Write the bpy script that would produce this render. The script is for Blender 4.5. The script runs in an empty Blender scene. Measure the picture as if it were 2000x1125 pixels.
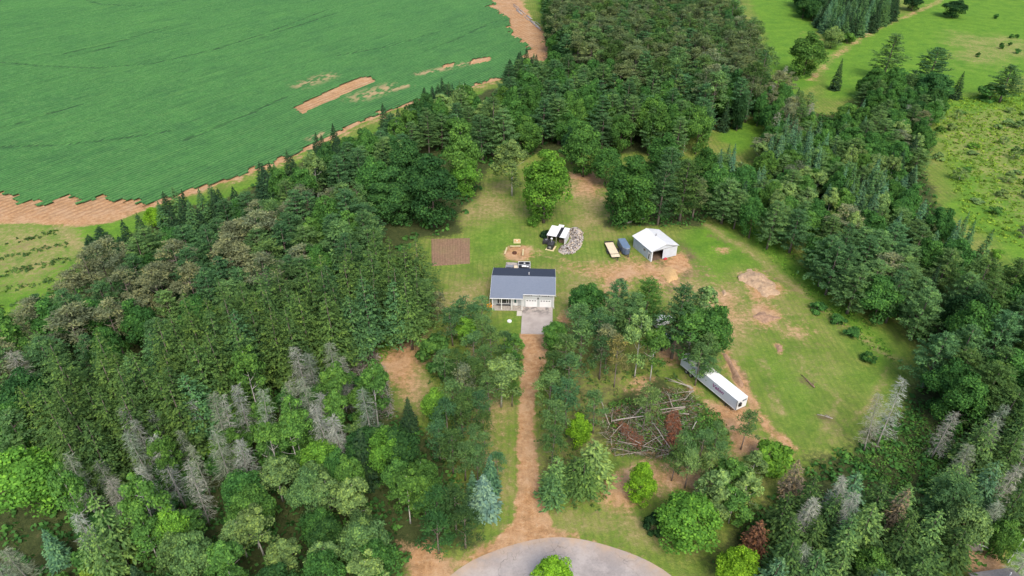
import bpy, math, random
import numpy as np
from mathutils import Vector, Matrix

# ------------------------------------------------------------------ camera, sky, sun, exposure
S = bpy.context.scene
COL = S.collection
CAM_H = 94.0
PITCH = math.radians(34.0)
cam_d = bpy.data.cameras.new('camera')
cam = bpy.data.objects.new('camera', cam_d)
COL.objects.link(cam)
cam.location = (0, 0, CAM_H)
cam.rotation_euler = (math.radians(90) - PITCH, 0, 0)
cam_d.sensor_width = 36.0
cam_d.lens = 36.0 * 1333.0 / 2000.0
cam_d.clip_start = 1.0
cam_d.clip_end = 9000.0
S.camera = cam

SUN_EL, SUN_AZ = math.radians(50), math.radians(166)    # azimuth from +Y (north) clockwise: behind the camera, a little to the right
world = bpy.data.worlds.new('World')
S.world = world
world.use_nodes = True
wn = world.node_tree
wn.nodes.clear()
sky = wn.nodes.new('ShaderNodeTexSky')
sky.sky_type = 'NISHITA'
sky.sun_disc = False
sky.sun_elevation = SUN_EL
sky.sun_rotation = SUN_AZ
sky.air_density = 1.0
sky.dust_density = 4.0
sky.ozone_density = 1.0
bg = wn.nodes.new('ShaderNodeBackground')
bg.inputs['Strength'].default_value = 0.145
wo = wn.nodes.new('ShaderNodeOutputWorld')
wn.links.new(sky.outputs[0], bg.inputs[0])
wn.links.new(bg.outputs[0], wo.inputs[0])

sun_d = bpy.data.lights.new('sun', 'SUN')
sun_d.energy = 1.35
sun_d.angle = math.radians(26)
sun_d.color = (1.0, 0.95, 0.87)
sun = bpy.data.objects.new('sun', sun_d)
COL.objects.link(sun)
sdir = Vector((math.sin(SUN_AZ) * math.cos(SUN_EL), math.cos(SUN_AZ) * math.cos(SUN_EL), math.sin(SUN_EL)))
sun.rotation_euler = sdir.to_track_quat('Z', 'Y').to_euler()
sun.location = (0, 0, 300)

S.render.engine = 'CYCLES'
S.view_settings.view_transform = 'Standard'
S.view_settings.look = 'None'
S.view_settings.exposure = 0.86
S.view_settings.gamma = 1.0
S.view_settings.use_curve_mapping = False
S.cycles.max_bounces = 5
S.cycles.diffuse_bounces = 3
S.cycles.transmission_bounces = 3
S.cycles.transparent_max_bounces = 4

# ------------------------------------------------------------------ survey: where things stand on the ground
def G(px, py, z=0.0):
    """Point of the plane at height z that the photograph shows at (px, py) of its 2000x1125 frame."""
    u = (px - 1000.0) / 1333.0
    v = (562.5 - py) / 1333.0
    dy = math.cos(PITCH) + v * math.sin(PITCH)
    dz = -math.sin(PITCH) + v * math.cos(PITCH)
    t = (z - CAM_H) / dz
    return (u * t, dy * t)

def G3(px, py, z=0.0, zz=None):
    x, y = G(px, py, z)
    return Vector((x, y, z if zz is None else zz))

def Gpoly(pts, z=0.0):
    return np.array([G(a, b, z) for a, b in pts])

def inpoly(P, X, Y):
    n = len(P)
    r = np.zeros(np.shape(X), bool)
    j = n - 1
    for i in range(n):
        xi, yi = P[i]; xj, yj = P[j]
        if yi != yj:
            c = ((yi > Y) != (yj > Y)) & (X < (xj - xi) * (Y - yi) / (yj - yi) + xi)
            r ^= c
        j = i
    return r

def segdist(P, X, Y, closed=False):
    d = np.full(np.shape(X), 1e9)
    n = len(P)
    for i in range(n if closed else n - 1):
        ax, ay = P[i]; bx, by = P[(i + 1) % n]
        vx, vy = bx - ax, by - ay
        L = vx * vx + vy * vy + 1e-9
        t = np.clip(((X - ax) * vx + (Y - ay) * vy) / L, 0, 1)
        d = np.minimum(d, np.hypot(X - ax - t * vx, Y - ay - t * vy))
    return d

# ------------------------------------------------------------------ tags
def tag(o, label=None, cat=None, group=None, kind=None):
    if label: o['label'] = label
    if cat: o['category'] = cat
    if group: o['group'] = group
    if kind: o['kind'] = kind
    return o

def empty(name, loc=(0, 0, 0), rz=0.0, label=None, cat=None, group=None):
    o = bpy.data.objects.new(name, None)
    o.empty_display_size = 0.5
    COL.objects.link(o)
    o.location = loc
    o.rotation_euler = (0, 0, rz)
    return tag(o, label, cat, group)

# ------------------------------------------------------------------ materials
class NT:
    def __init__(s, name):
        m = bpy.data.materials.new(name)
        m.use_nodes = True
        s.m = m; s.t = m.node_tree
        s.b = s.t.nodes['Principled BSDF']
    def n(s, typ, **kw):
        nd = s.t.nodes.new(typ)
        for k, v in kw.items():
            setattr(nd, k, v)
        return nd
    def l(s, a, b): s.t.links.new(a, b)
    def noise(s, scale, detail=3, rough=0.55, vec=None, dist=0.0):
        nd = s.n('ShaderNodeTexNoise')
        nd.inputs['Scale'].default_value = scale
        nd.inputs['Detail'].default_value = detail
        nd.inputs['Roughness'].default_value = rough
        nd.inputs['Distortion'].default_value = dist
        s.l(vec if vec is not None else s.pos(), nd.inputs['Vector'])
        return nd.outputs['Fac']
    def pos(s):
        if not hasattr(s, '_p'):
            s._p = s.n('ShaderNodeNewGeometry').outputs['Position']
        return s._p
    def obj(s):
        if not hasattr(s, '_o'):
            s._o = s.n('ShaderNodeTexCoord').outputs['Object']
        return s._o
    def ramp(s, fac, stops):
        nd = s.n('ShaderNodeValToRGB')
        e = nd.color_ramp.elements
        while len(e) < len(stops): e.new(0.5)
        for i, (p, c) in enumerate(stops):
            e[i].position = p
            e[i].color = (*c, 1) if len(c) == 3 else c
        s.l(fac, nd.inputs[0])
        return nd.outputs[0]
    def mr(s, fac, a, b, c, d, smooth=False):
        nd = s.n('ShaderNodeMapRange')
        if smooth: nd.interpolation_type = 'SMOOTHSTEP'
        s.l(fac, nd.inputs[0])
        for i, v in enumerate((a, b, c, d)): nd.inputs[i + 1].default_value = v
        return nd.outputs[0]
    def math(s, op, a, b=None):
        nd = s.n('ShaderNodeMath', operation=op)
        for i, v in enumerate((a, b)):
            if v is None: continue
            if isinstance(v, (int, float)): nd.inputs[i].default_value = v
            else: s.l(v, nd.inputs[i])
        return nd.outputs[0]
    def mix(s, fac, a, b, blend='MIX'):
        nd = s.n('ShaderNodeMix', data_type='RGBA', blend_type=blend)
        for i, v in ((0, fac), (6, a), (7, b)):
            if isinstance(v, (int, float)): nd.inputs[i].default_value = v
            elif isinstance(v, tuple): nd.inputs[i].default_value = (*v, 1)
            else: s.l(v, nd.inputs[i])
        return nd.outputs[2]
    def attr(s, name):
        return s.n('ShaderNodeAttribute', attribute_name=name).outputs['Fac']
    def bump(s, h, strength=0.5, dist=0.1):
        nd = s.n('ShaderNodeBump')
        nd.inputs['Strength'].default_value = strength
        nd.inputs['Distance'].default_value = dist
        s.l(h, nd.inputs['Height'])
        s.l(nd.outputs[0], s.b.inputs['Normal'])

def simple(name, c, rough=0.7, var=0.12, scale=3.0, metal=0.0, spec=0.4, bump=0.0):
    k = NT(name)
    f = k.noise(scale, 5, 0.6, k.obj())
    lo = tuple(v * (1 - var) for v in c); hi = tuple(min(1, v * (1 + var)) for v in c)
    k.l(k.ramp(f, [(0.3, lo), (0.7, hi)]), k.b.inputs['Base Color'])
    k.b.inputs['Roughness'].default_value = rough
    k.b.inputs['Metallic'].default_value = metal
    k.b.inputs['Specular IOR Level'].default_value = spec
    if bump: k.bump(f, bump, 0.05)
    return k.m

M = {}
M['white'] = simple('white_vinyl', (0.70, 0.71, 0.70), 0.5, 0.05)
M['white_metal'] = simple('white_metal', (0.68, 0.69, 0.69), 0.4, 0.06, 0.6)
M['trailer_side_shaded'] = simple('shaded_white_trailer_panel', (0.46, 0.51, 0.58), 0.42, 0.07, 0.5)  # white panels with the bluish shade of the sides painted in
M['black'] = simple('black_paint', (0.02, 0.02, 0.022), 0.5, 0.3)
M['rubber'] = simple('tyre_rubber', (0.025, 0.025, 0.025), 0.85, 0.3)
M['steel'] = simple('dark_steel', (0.06, 0.06, 0.065), 0.5, 0.3, 4, 0.4)
M['grey_metal'] = simple('grey_metal', (0.35, 0.36, 0.37), 0.45, 0.15, 2, 0.5)
M['glass'] = simple('window_glass', (0.02, 0.025, 0.03), 0.08, 0.1, 1, 0, 0.8)
M['door_glass'] = simple('door_glass', (0.05, 0.12, 0.12), 0.1, 0.1, 1, 0, 0.8)
M['shutter'] = simple('dark_shutter', (0.03, 0.03, 0.035), 0.6, 0.1)
M['tan_wood'] = simple('pale_deck_boards', (0.62, 0.52, 0.36), 0.75, 0.12, 2.0)
M['timber'] = simple('pale_timber', (0.55, 0.47, 0.27), 0.8, 0.18, 3.0)
M['grey_wood'] = simple('weathered_grey_wood', (0.34, 0.31, 0.27), 0.85, 0.25, 3.0)
M['bleached'] = simple('bleached_dead_wood', (0.30, 0.265, 0.215), 0.85, 0.25, 4.0)
M['brown_wood'] = simple('brown_bark_wood', (0.16, 0.11, 0.075), 0.9, 0.3, 3.0)
M['dead_red'] = simple('rust_red_dead_boughs', (0.22, 0.085, 0.04), 0.95, 0.5, 2.0)
M['concrete_pale'] = simple('pale_concrete', (0.48, 0.45, 0.39), 0.85, 0.12, 1.2)
M['rust'] = simple('rusty_steel', (0.09, 0.035, 0.02), 0.85, 0.4, 4.0)
M['red'] = simple('red_plastic', (0.45, 0.03, 0.04), 0.5, 0.15)
M['purple'] = simple('purple_lettering', (0.20, 0.015, 0.16), 0.5, 0.1)
M['orange'] = simple('golden_foliage', (0.62, 0.30, 0.02), 0.8, 0.25, 6)
M['blue_trailer'] = simple('slate_blue_panel', (0.075, 0.105, 0.16), 0.38, 0.15, 0.8, 0.0, 0.6)
M['trailer_roof'] = simple('blue_grey_trailer_roof', (0.13, 0.19, 0.28), 0.4, 0.2, 1.2, 0.0, 0.6)
M['soil_dark'] = simple('dark_soil', (0.12, 0.08, 0.055), 0.95, 0.3, 2.0)
M['sand'] = simple('yellow_sand', (0.50, 0.33, 0.15), 0.95, 0.15, 2.0)
M['green_plastic'] = simple('dark_green_tarp', (0.03, 0.07, 0.05), 0.6, 0.4, 2.0)

def rib_material(name, c, axis, pitch, var=0.05, rough=0.45, strength=0.6, metal=0.0):
    k = NT(name)
    sep = k.n('ShaderNodeSeparateXYZ'); k.l(k.obj(), sep.inputs[0])
    w = k.math('SINE', k.math('MULTIPLY', sep.outputs[axis], 2 * math.pi / pitch))
    f = k.noise(0.9, 4, 0.6, k.obj())
    lo = tuple(v * (1 - var) for v in c); hi = tuple(min(1, v * (1 + var)) for v in c)
    k.l(k.ramp(f, [(0.3, lo), (0.7, hi)]), k.b.inputs['Base Color'])
    k.b.inputs['Roughness'].default_value = rough
    k.b.inputs['Metallic'].default_value = metal
    k.bump(w, strength, 0.02)
    return k.m
M['siding'] = rib_material('grey_lap_siding', (0.42, 0.45, 0.45), 2, 0.12, 0.05, 0.6, 0.5)
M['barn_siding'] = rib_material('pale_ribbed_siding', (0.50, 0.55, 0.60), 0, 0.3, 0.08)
M['barn_siding_y_shaded'] = rib_material('shaded_ribbed_siding_side', (0.38, 0.44, 0.50), 1, 0.3, 0.12)  # same siding in a darker tone: shade of the side walls painted in
M['barn_roof'] = rib_material('white_ribbed_roof', (0.64, 0.66, 0.68), 1, 0.6, 0.05, 0.35, 1.0)

def shingle_material():
    k = NT('slate_grey_shingle_tabs')
    sep = k.n('ShaderNodeSeparateXYZ'); k.l(k.obj(), sep.inputs[0])
    mp = k.n('ShaderNodeMapping'); mp.inputs['Scale'].default_value = (1.0, 7.0, 1.0)
    k.l(k.obj(), mp.inputs[0])
    f1 = k.noise(1.7, 4, 0.7, mp.outputs[0])
    f2 = k.noise(9.0, 3, 0.7, k.obj())
    f = k.math('ADD', k.math('MULTIPLY', f1, 0.5), k.math('MULTIPLY', f2, 0.5))
    k.l(k.ramp(f, [(0.3, (0.105, 0.130, 0.175)), (0.7, (0.170, 0.200, 0.255))]), k.b.inputs['Base Color'])
    k.b.inputs['Roughness'].default_value = 0.75
    w = k.math('FRACT', k.math('MULTIPLY', sep.outputs[1], 5.0))
    k.bump(k.math('ADD', w, f2), 0.5, 0.03)
    return k.m
M['shingle'] = shingle_material()

def shingle_shaded():
    k = NT('shaded_shingle_tabs')  # darker copy of the shingles: shade of the rear slope painted into the colour
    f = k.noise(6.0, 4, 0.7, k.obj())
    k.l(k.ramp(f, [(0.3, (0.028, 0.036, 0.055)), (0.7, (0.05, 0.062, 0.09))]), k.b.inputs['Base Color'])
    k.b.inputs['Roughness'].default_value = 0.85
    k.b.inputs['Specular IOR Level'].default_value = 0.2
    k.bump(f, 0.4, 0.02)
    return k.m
M['shingle_shaded'] = shingle_shaded()

def concrete_material():
    k = NT('stained_concrete')
    f = k.noise(0.35, 6, 0.65)
    g = k.noise(2.5, 5, 0.7)
    c = k.ramp(f, [(0.3, (0.30, 0.26, 0.235)), (0.75, (0.44, 0.39, 0.35))])
    sep = k.n('ShaderNodeSeparateXYZ'); k.l(k.obj(), sep.inputs[0])
    near = k.mr(sep.outputs[1], -4.0, -0.8, 0.0, 1.0, True)        # oil and tyre marks before the garage doors
    st = k.math('MULTIPLY', near, k.mr(k.noise(0.8, 4, 0.6), 0.44, 0.58, 0.0, 0.85, True))
    c = k.mix(st, c, (0.10, 0.095, 0.09))
    c = k.mix(k.mr(g, 0.45, 0.7, 0.0, 0.3), c, (0.24, 0.21, 0.19))
    k.l(c, k.b.inputs['Base Color'])
    k.b.inputs['Roughness'].default_value = 0.9
    k.bump(g, 0.2, 0.02)
    return k.m
M['concrete'] = concrete_material()

def asphalt_material():
    k = NT('worn_grey_asphalt')
    f = k.noise(0.12, 5, 0.6)
    g = k.noise(3.0, 6, 0.75)
    c = k.ramp(f, [(0.3, (0.25, 0.225, 0.215)), (0.7, (0.34, 0.31, 0.295))])
    c = k.mix(k.mr(g, 0.35, 0.65, 0.0, 0.35), c, (0.17, 0.155, 0.15))
    rid = k.math('ABSOLUTE', k.math('SUBTRACT', k.noise(0.05, 5, 0.55), 0.5))       # a few wandering cracks
    c = k.mix(k.mr(rid, 0.0, 0.0022, 0.7, 0.0), c, (0.07, 0.065, 0.06))
    c = k.mix(k.mr(k.noise(0.22, 5, 0.75), 0.45, 0.62, 0.0, 0.7), c, (0.40, 0.36, 0.335))
    c = k.mix(k.mr(k.noise(1.4, 4, 0.75), 0.55, 0.7, 0.0, 0.35), c, (0.16, 0.145, 0.14))
    edge = k.attr('edge')
    n2 = k.noise(0.6, 4, 0.6)
    c = k.mix(k.math('MULTIPLY', edge, k.mr(n2, 0.3, 0.65, 0.2, 1.0)), c, (0.42, 0.30, 0.20))
    k.l(c, k.b.inputs['Base Color'])
    k.b.inputs['Roughness'].default_value = 0.9
    k.bump(g, 0.3, 0.02)
    return k.m
M['asphalt'] = asphalt_material()

def ground_material():
    """Turf, bare sandy soil, straw, forest litter and crop-field soil, laid by the surveyed masks on the mesh."""
    k = NT('turf_soil_and_litter')
    n_big = k.noise(0.035, 3, 0.5)
    n_mid = k.noise(0.16, 5, 0.65)
    n_fine = k.noise(0.9, 5, 0.75)
    n_grit = k.noise(3.2, 3, 0.8)
    # turf
    turf = k.ramp(n_mid, [(0.30, (0.115, 0.205, 0.030)), (0.48, (0.180, 0.255, 0.042)), (0.64, (0.275, 0.285, 0.080)), (0.78, (0.35, 0.29, 0.12))])
    turf = k.mix(k.mr(n_fine, 0.42, 0.66, 0.0, 0.75), turf, (0.085, 0.14, 0.028))
    turf = k.mix(k.mr(k.noise(0.45, 4, 0.7), 0.52, 0.72, 0.0, 0.6), turf, (0.30, 0.25, 0.10))
    sx = k.n('ShaderNodeSeparateXYZ'); k.l(k.pos(), sx.inputs[0])
    mow = k.math('SINE', k.math('ADD', k.math('MULTIPLY', sx.outputs[0], 4.6), k.math('MULTIPLY', n_mid, 9.0)))
    turf = k.mix(k.mr(mow, 0.0, 1.0, 0.0, 0.36), turf, (0.09, 0.15, 0.03))
    # lush vivid grass
    lush = k.ramp(n_mid, [(0.3, (0.085, 0.215, 0.022)), (0.7, (0.17, 0.32, 0.03))])
    lush = k.mix(k.mr(n_fine, 0.42, 0.68, 0.0, 0.6), lush, (0.055, 0.135, 0.02))
    # straw
    dry = k.ramp(n_fine, [(0.35, (0.24, 0.20, 0.08)), (0.65, (0.44, 0.33, 0.17))])
    bare = k.ramp(n_fine, [(0.3, (0.30, 0.155, 0.070)), (0.52, (0.49, 0.28, 0.140)), (0.72, (0.60, 0.41, 0.25))])
    bare = k.mix(k.mr(n_mid, 0.45, 0.65, 0.0, 0.6), bare, (0.54, 0.37, 0.23))
    bare = k.mix(k.mr(k.noise(0.28, 5, 0.75), 0.50, 0.66, 0.0, 0.6), bare, (0.27, 0.165, 0.085))
    bare = k.mix(k.mr(n_grit, 0.55, 0.72, 0.0, 0.5), bare, (0.20, 0.17, 0.07))
    rw = k.n('ShaderNodeVectorMath', operation='DOT_PRODUCT'); k.l(k.pos(), rw.inputs[0]); rw.inputs[1].default_value = (-0.8526, 0.5225, 0)
    fur = k.math('SINE', k.math('ADD', k.math('MULTIPLY', rw.outputs['Value'], 2.9), k.math('MULTIPLY', n_mid, 2.5)))
    bare = k.mix(k.math('MULTIPLY', k.attr('till'), k.mr(fur, -0.2, 1.0, 0.0, 0.55)), bare, (0.26, 0.15, 0.085))
    mud = k.ramp(n_fine, [(0.3, (0.10, 0.075, 0.045)), (0.7, (0.2, 0.14, 0.085))])
    litter = k.ramp(n_fine, [(0.3, (0.03, 0.042, 0.016)), (0.55, (0.06, 0.08, 0.026)), (0.8, (0.13, 0.11, 0.055))])
    wobble = k.math('ADD', k.math('MULTIPLY', k.math('SUBTRACT', n_fine, 0.5), 1.3), k.math('MULTIPLY', k.math('SUBTRACT', n_mid, 0.5), 0.9))
    def m(name, col, base, sharp=0.22, amt=1.0):
        a = k.math('ADD', k.attr(name), wobble)
        f = k.mr(a, 0.5 - sharp, 0.5 + sharp, 0.0, amt, True)
        return k.mix(f, base, col)
    c = m('lush', lush, turf, 0.35)
    c = m('dry', dry, c, 0.38, 0.9)
    c = m('litter', litter, c, 0.25)
    c = m('mud', mud, c, 0.3, 0.85)
    c = m('bare', bare, c, 0.25)
    c = k.mix(k.mr(n_grit, 0.3, 0.7, 0.32, 0.0), c, (0.03, 0.035, 0.015))
    k.l(c, k.b.inputs['Base Color'])
    k.b.inputs['Roughness'].default_value = 1.0
    k.b.inputs['Specular IOR Level'].default_value = 0.1
    k.bump(k.math('ADD', n_fine, k.math('MULTIPLY', n_grit, 0.5)), 0.9, 0.25)
    return k.m
M['ground'] = ground_material()

def crop_material():
    k = NT('potato_leaf_canopy')
    n1 = k.noise(0.02, 4, 0.6); n2 = k.noise(0.7, 5, 0.75); n3 = k.noise(2.6, 3, 0.7)
    c = k.ramp(n1, [(0.3, (0.044, 0.160, 0.038)), (0.7, (0.068, 0.212, 0.046))])
    c = k.mix(k.mr(n2, 0.42, 0.64, 0.0, 0.75), c, (0.100, 0.26, 0.070))
    c = k.mix(k.mr(n3, 0.48, 0.72, 0.0, 0.65), c, (0.020, 0.075, 0.026))
    c = k.mix(k.mr(k.noise(0.07, 5, 0.7), 0.5, 0.72, 0.0, 0.45), c, (0.030, 0.105, 0.036))
    c = k.mix(k.mr(k.noise(0.35, 4, 0.7), 0.52, 0.7, 0.0, 0.35), c, (0.10, 0.21, 0.06))
    dp = k.n('ShaderNodeVectorMath', operation='DOT_PRODUCT'); k.l(k.pos(), dp.inputs[0]); dp.inputs[1].default_value = (-0.8526, 0.5225, 0)
    da = k.n('ShaderNodeVectorMath', operation='DOT_PRODUCT'); k.l(k.pos(), da.inputs[0]); da.inputs[1].default_value = (0.5225, 0.8526, 0)
    cv = k.n('ShaderNodeCombineXYZ'); k.l(k.math('MULTIPLY', dp.outputs['Value'], 0.30), cv.inputs[0]); k.l(k.math('MULTIPLY', da.outputs['Value'], 0.022), cv.inputs[1])
    band = k.noise(1.0, 5, 0.7, cv.outputs[0])
    c = k.mix(k.mr(band, 0.52, 0.68, 0.0, 0.55), c, (0.028, 0.100, 0.030))
    c = k.mix(k.mr(band, 0.32, 0.46, 0.4, 0.0), c, (0.10, 0.235, 0.055))
    c = k.mix(k.math('MULTIPLY', k.attr('furrow'), 0.9), c, (0.014, 0.042, 0.018))
    thin = k.attr('thin')
    c = k.mix(thin, c, (0.36, 0.26, 0.14))
    k.l(c, k.b.inputs['Base Color'])
    k.b.inputs['Roughness'].default_value = 0.8
    k.b.inputs['Specular IOR Level'].default_value = 0.25
    k.bump(k.math('ADD', n2, n3), 0.8, 0.3)
    return k.m
M['crop'] = crop_material()

def foliage_material():
    k = NT('foliage')
    k.t.nodes.remove(k.b)
    oi = k.n('ShaderNodeObjectInfo')
    t = k.attr('tint')
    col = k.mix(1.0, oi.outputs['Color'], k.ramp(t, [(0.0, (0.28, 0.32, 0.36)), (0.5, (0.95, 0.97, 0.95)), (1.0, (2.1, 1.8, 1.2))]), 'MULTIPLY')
    d = k.n('ShaderNodeBsdfDiffuse'); k.l(col, d.inputs[0])
    tr = k.n('ShaderNodeBsdfTranslucent')
    k.l(k.mix(1.0, col, (1.25, 1.3, 0.6), 'MULTIPLY'), tr.inputs[0])
    ms = k.n('ShaderNodeMixShader'); ms.inputs[0].default_value = 0.28
    k.l(d.outputs[0], ms.inputs[1]); k.l(tr.outputs[0], ms.inputs[2])
    k.l(ms.outputs[0], k.t.nodes['Material Output'].inputs[0])
    return k.m
M['foliage'] = foliage_material()

def twig_material():
    k = NT('bare_twigs')
    oi = k.n('ShaderNodeObjectInfo')
    t = k.attr('tint')
    col = k.mix(1.0, oi.outputs['Color'], k.ramp(t, [(0.0, (0.5, 0.5, 0.5)), (1.0, (1.4, 1.4, 1.4))]), 'MULTIPLY')
    k.l(col, k.b.inputs['Base Color'])
    k.b.inputs['Roughness'].default_value = 0.9
    return k.m
M['twig'] = twig_material()

def bark(name, a, b, sc=2.0):
    k = NT(name)
    mp = k.n('ShaderNodeMapping'); mp.inputs['Scale'].default_value = (3, 3, 0.8); k.l(k.obj(), mp.inputs[0])
    f = k.noise(sc, 5, 0.7, mp.outputs[0])
    k.l(k.ramp(f, [(0.3, a), (0.7, b)]), k.b.inputs['Base Color'])
    k.b.inputs['Roughness'].default_value = 0.95
    k.bump(f, 0.6, 0.05)
    return k.m
M['bark'] = bark('rough_brown_bark', (0.06, 0.045, 0.035), (0.16, 0.125, 0.10))
M['bark_pine'] = bark('grey_pine_bark', (0.10, 0.08, 0.07), (0.24, 0.19, 0.16))
M['bark_birch'] = bark('pale_birch_bark', (0.30, 0.29, 0.26), (0.52, 0.50, 0.46))
M['bark_dead'] = bark('silver_dead_bark', (0.19, 0.175, 0.155), (0.36, 0.34, 0.31))

# ------------------------------------------------------------------ mesh helpers
def np_mesh(name, V, F, mats, fattr=None, midx=None, smooth=False):
    """V (n,3); F (m,k) with all faces of k corners."""
    V = np.asarray(V, dtype=np.float32); F = np.asarray(F, dtype=np.int32)
    me = bpy.data.meshes.new(name)
    me.vertices.add(len(V)); me.vertices.foreach_set('co', V.ravel())
    k = F.shape[1]
    me.loops.add(F.size); me.loops.foreach_set('vertex_index', F.ravel())
    me.polygons.add(len(F))
    me.polygons.foreach_set('loop_start', np.arange(0, F.size, k, dtype=np.int32))
    me.polygons.foreach_set('loop_total', np.full(len(F), k, dtype=np.int32))
    if midx is not None: me.polygons.foreach_set('material_index', np.asarray(midx, dtype=np.int32))
    if smooth: me.polygons.foreach_set('use_smooth', np.ones(len(F), bool))
    for m in mats: me.materials.append(m)
    if fattr is not None:
        for nm, (dom, val) in fattr.items():
            a = me.attributes.new(nm, 'FLOAT', dom)
            a.data.foreach_set('value', np.asarray(val, dtype=np.float32))
    me.update(calc_edges=True)
    return me

def link(name, me, parent=None):
    o = bpy.data.objects.new(name, me)
    COL.objects.link(o)
    if parent is not None: o.parent = parent
    return o

class MB:
    def __init__(s): s.V = []; s.F = []
    def add(s, vs, fs):
        b = len(s.V)
        s.V += [tuple(v) for v in vs]
        s.F += [tuple(b + i for i in f) for f in fs]
        return s
    def box(s, x0, x1, y0, y1, z0, z1):
        v = [(x, y, z) for z in (z0, z1) for y in (y0, y1) for x in (x0, x1)]
        return s.add(v, [(0, 2, 3, 1), (4, 5, 7, 6), (0, 1, 5, 4), (2, 6, 7, 3), (0, 4, 6, 2), (1, 3, 7, 5)])
    def prism(s, poly, z0, z1):
        n = len(poly)
        v = [(x, y, z0) for x, y in poly] + [(x, y, z1) for x, y in poly]
        f = [tuple(range(n))[::-1], tuple(range(n, 2 * n))] + [(i, (i + 1) % n, n + (i + 1) % n, n + i) for i in range(n)]
        return s.add(v, f)
    def extrude_x(s, poly, x0, x1):
        """poly in (y, z)."""
        n = len(poly)
        v = [(x0, y, z) for y, z in poly] + [(x1, y, z) for y, z in poly]
        f = [tuple(range(n))[::-1], tuple(range(n, 2 * n))] + [(i, (i + 1) % n, n + (i + 1) % n, n + i) for i in range(n)]
        return s.add(v, f)
    def extrude_y(s, poly, y0, y1):
        n = len(poly)
        v = [(x, y0, z) for x, z in poly] + [(x, y1, z) for x, z in poly]
        f = [tuple(range(n)), tuple(range(n, 2 * n))[::-1]] + [(i, n + i, n + (i + 1) % n, (i + 1) % n) for i in range(n)]
        return s.add(v, f)
    def tube(s, pts, rad, n=6, cap=True):
        pts = [Vector(p) for p in pts]
        rad = rad if isinstance(rad, (list, tuple)) else [rad] * len(pts)
        b = len(s.V)
        for i, p in enumerate(pts):
            d = (pts[min(i + 1, len(pts) - 1)] - pts[max(i - 1, 0)]).normalized()
            a = d.cross(Vector((0, 0, 1)))
            if a.length < 0.05: a = d.cross(Vector((1, 0, 0)))
            a.normalize(); c = d.cross(a)
            for j in range(n):
                t = 2 * math.pi * j / n
                q = p + (a * math.cos(t) + c * math.sin(t)) * rad[i]
                s.V.append(tuple(q))
        for i in range(len(pts) - 1):
            for j in range(n):
                k = (j + 1) % n
                s.F.append((b + i * n + j, b + i * n + k, b + (i + 1) * n + k, b + (i + 1) * n + j))
        if cap:
            s.F.append(tuple(b + j for j in range(n))[::-1])
            s.F.append(tuple(b + (len(pts) - 1) * n + j for j in range(n)))
        return s
    def cyl(s, c, axis, r, L, n=14):
        c = Vector(c); a = Vector(axis).normalized()
        return s.tube([c - a * L / 2, c + a * L / 2], r, n)
    def mesh(s, name, mat, smooth=False):
        me = bpy.data.meshes.new(name)
        me.from_pydata(s.V, [], s.F)
        for m in (mat if isinstance(mat, (list, tuple)) else [mat]): me.materials.append(m)
        if smooth:
            for p in me.polygons: p.use_smooth = True
        me.update()
        return me
    def build(s, name, mat, parent=None, smooth=False, bevel=0.0):
        o = link(name, s.mesh(name, mat, smooth), parent)
        if bevel:
            b = o.modifiers.new('bevel', 'BEVEL'); b.width = bevel; b.segments = 2; b.limit_method = 'ANGLE'
        return o

def box(name, mat, parent, x0, x1, y0, y1, z0, z1, bevel=0.0):
    return MB().box(x0, x1, y0, y1, z0, z1).build(name, mat, parent, bevel=bevel)

# value noise on arrays, for laying masks and heights
def vnoise(X, Y, s, seed):
    r = np.random.RandomState(seed)
    tab = r.rand(256, 256)
    x = X / s + 1000; y = Y / s + 1000
    i = np.floor(x).astype(int); j = np.floor(y).astype(int)
    fx = x - i; fy = y - j
    fx = fx * fx * (3 - 2 * fx); fy = fy * fy * (3 - 2 * fy)
    g = lambda a, b: tab[a % 256, b % 256]
    return (g(i, j) * (1 - fx) + g(i + 1, j) * fx) * (1 - fy) + (g(i, j + 1) * (1 - fx) + g(i + 1, j + 1) * fx) * fy

# ------------------------------------------------------------------ ground
FIELD_PX = [(-400, 330), (0, 388), (22, 385), (32, 404), (58, 396), (72, 409), (80, 407), (128, 391), (142, 404), (203, 388), (216, 404), (255, 394), (268, 409), (310, 398),
            (450, 352), (560, 312), (640, 275), (700, 243), (770, 214), (850, 190), (940, 165), (1000, 150), (1040, 120), (1028, 112), (1042, 96), (1018, 74), (1006, 68), (1004, 60), (999, 54), (1005, 42), (975, 20), (958, 14), (972, 8), (955, -10), (935, -60), (900, -90),
            (-700, -90)]
FIELD = Gpoly(FIELD_PX)

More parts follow.
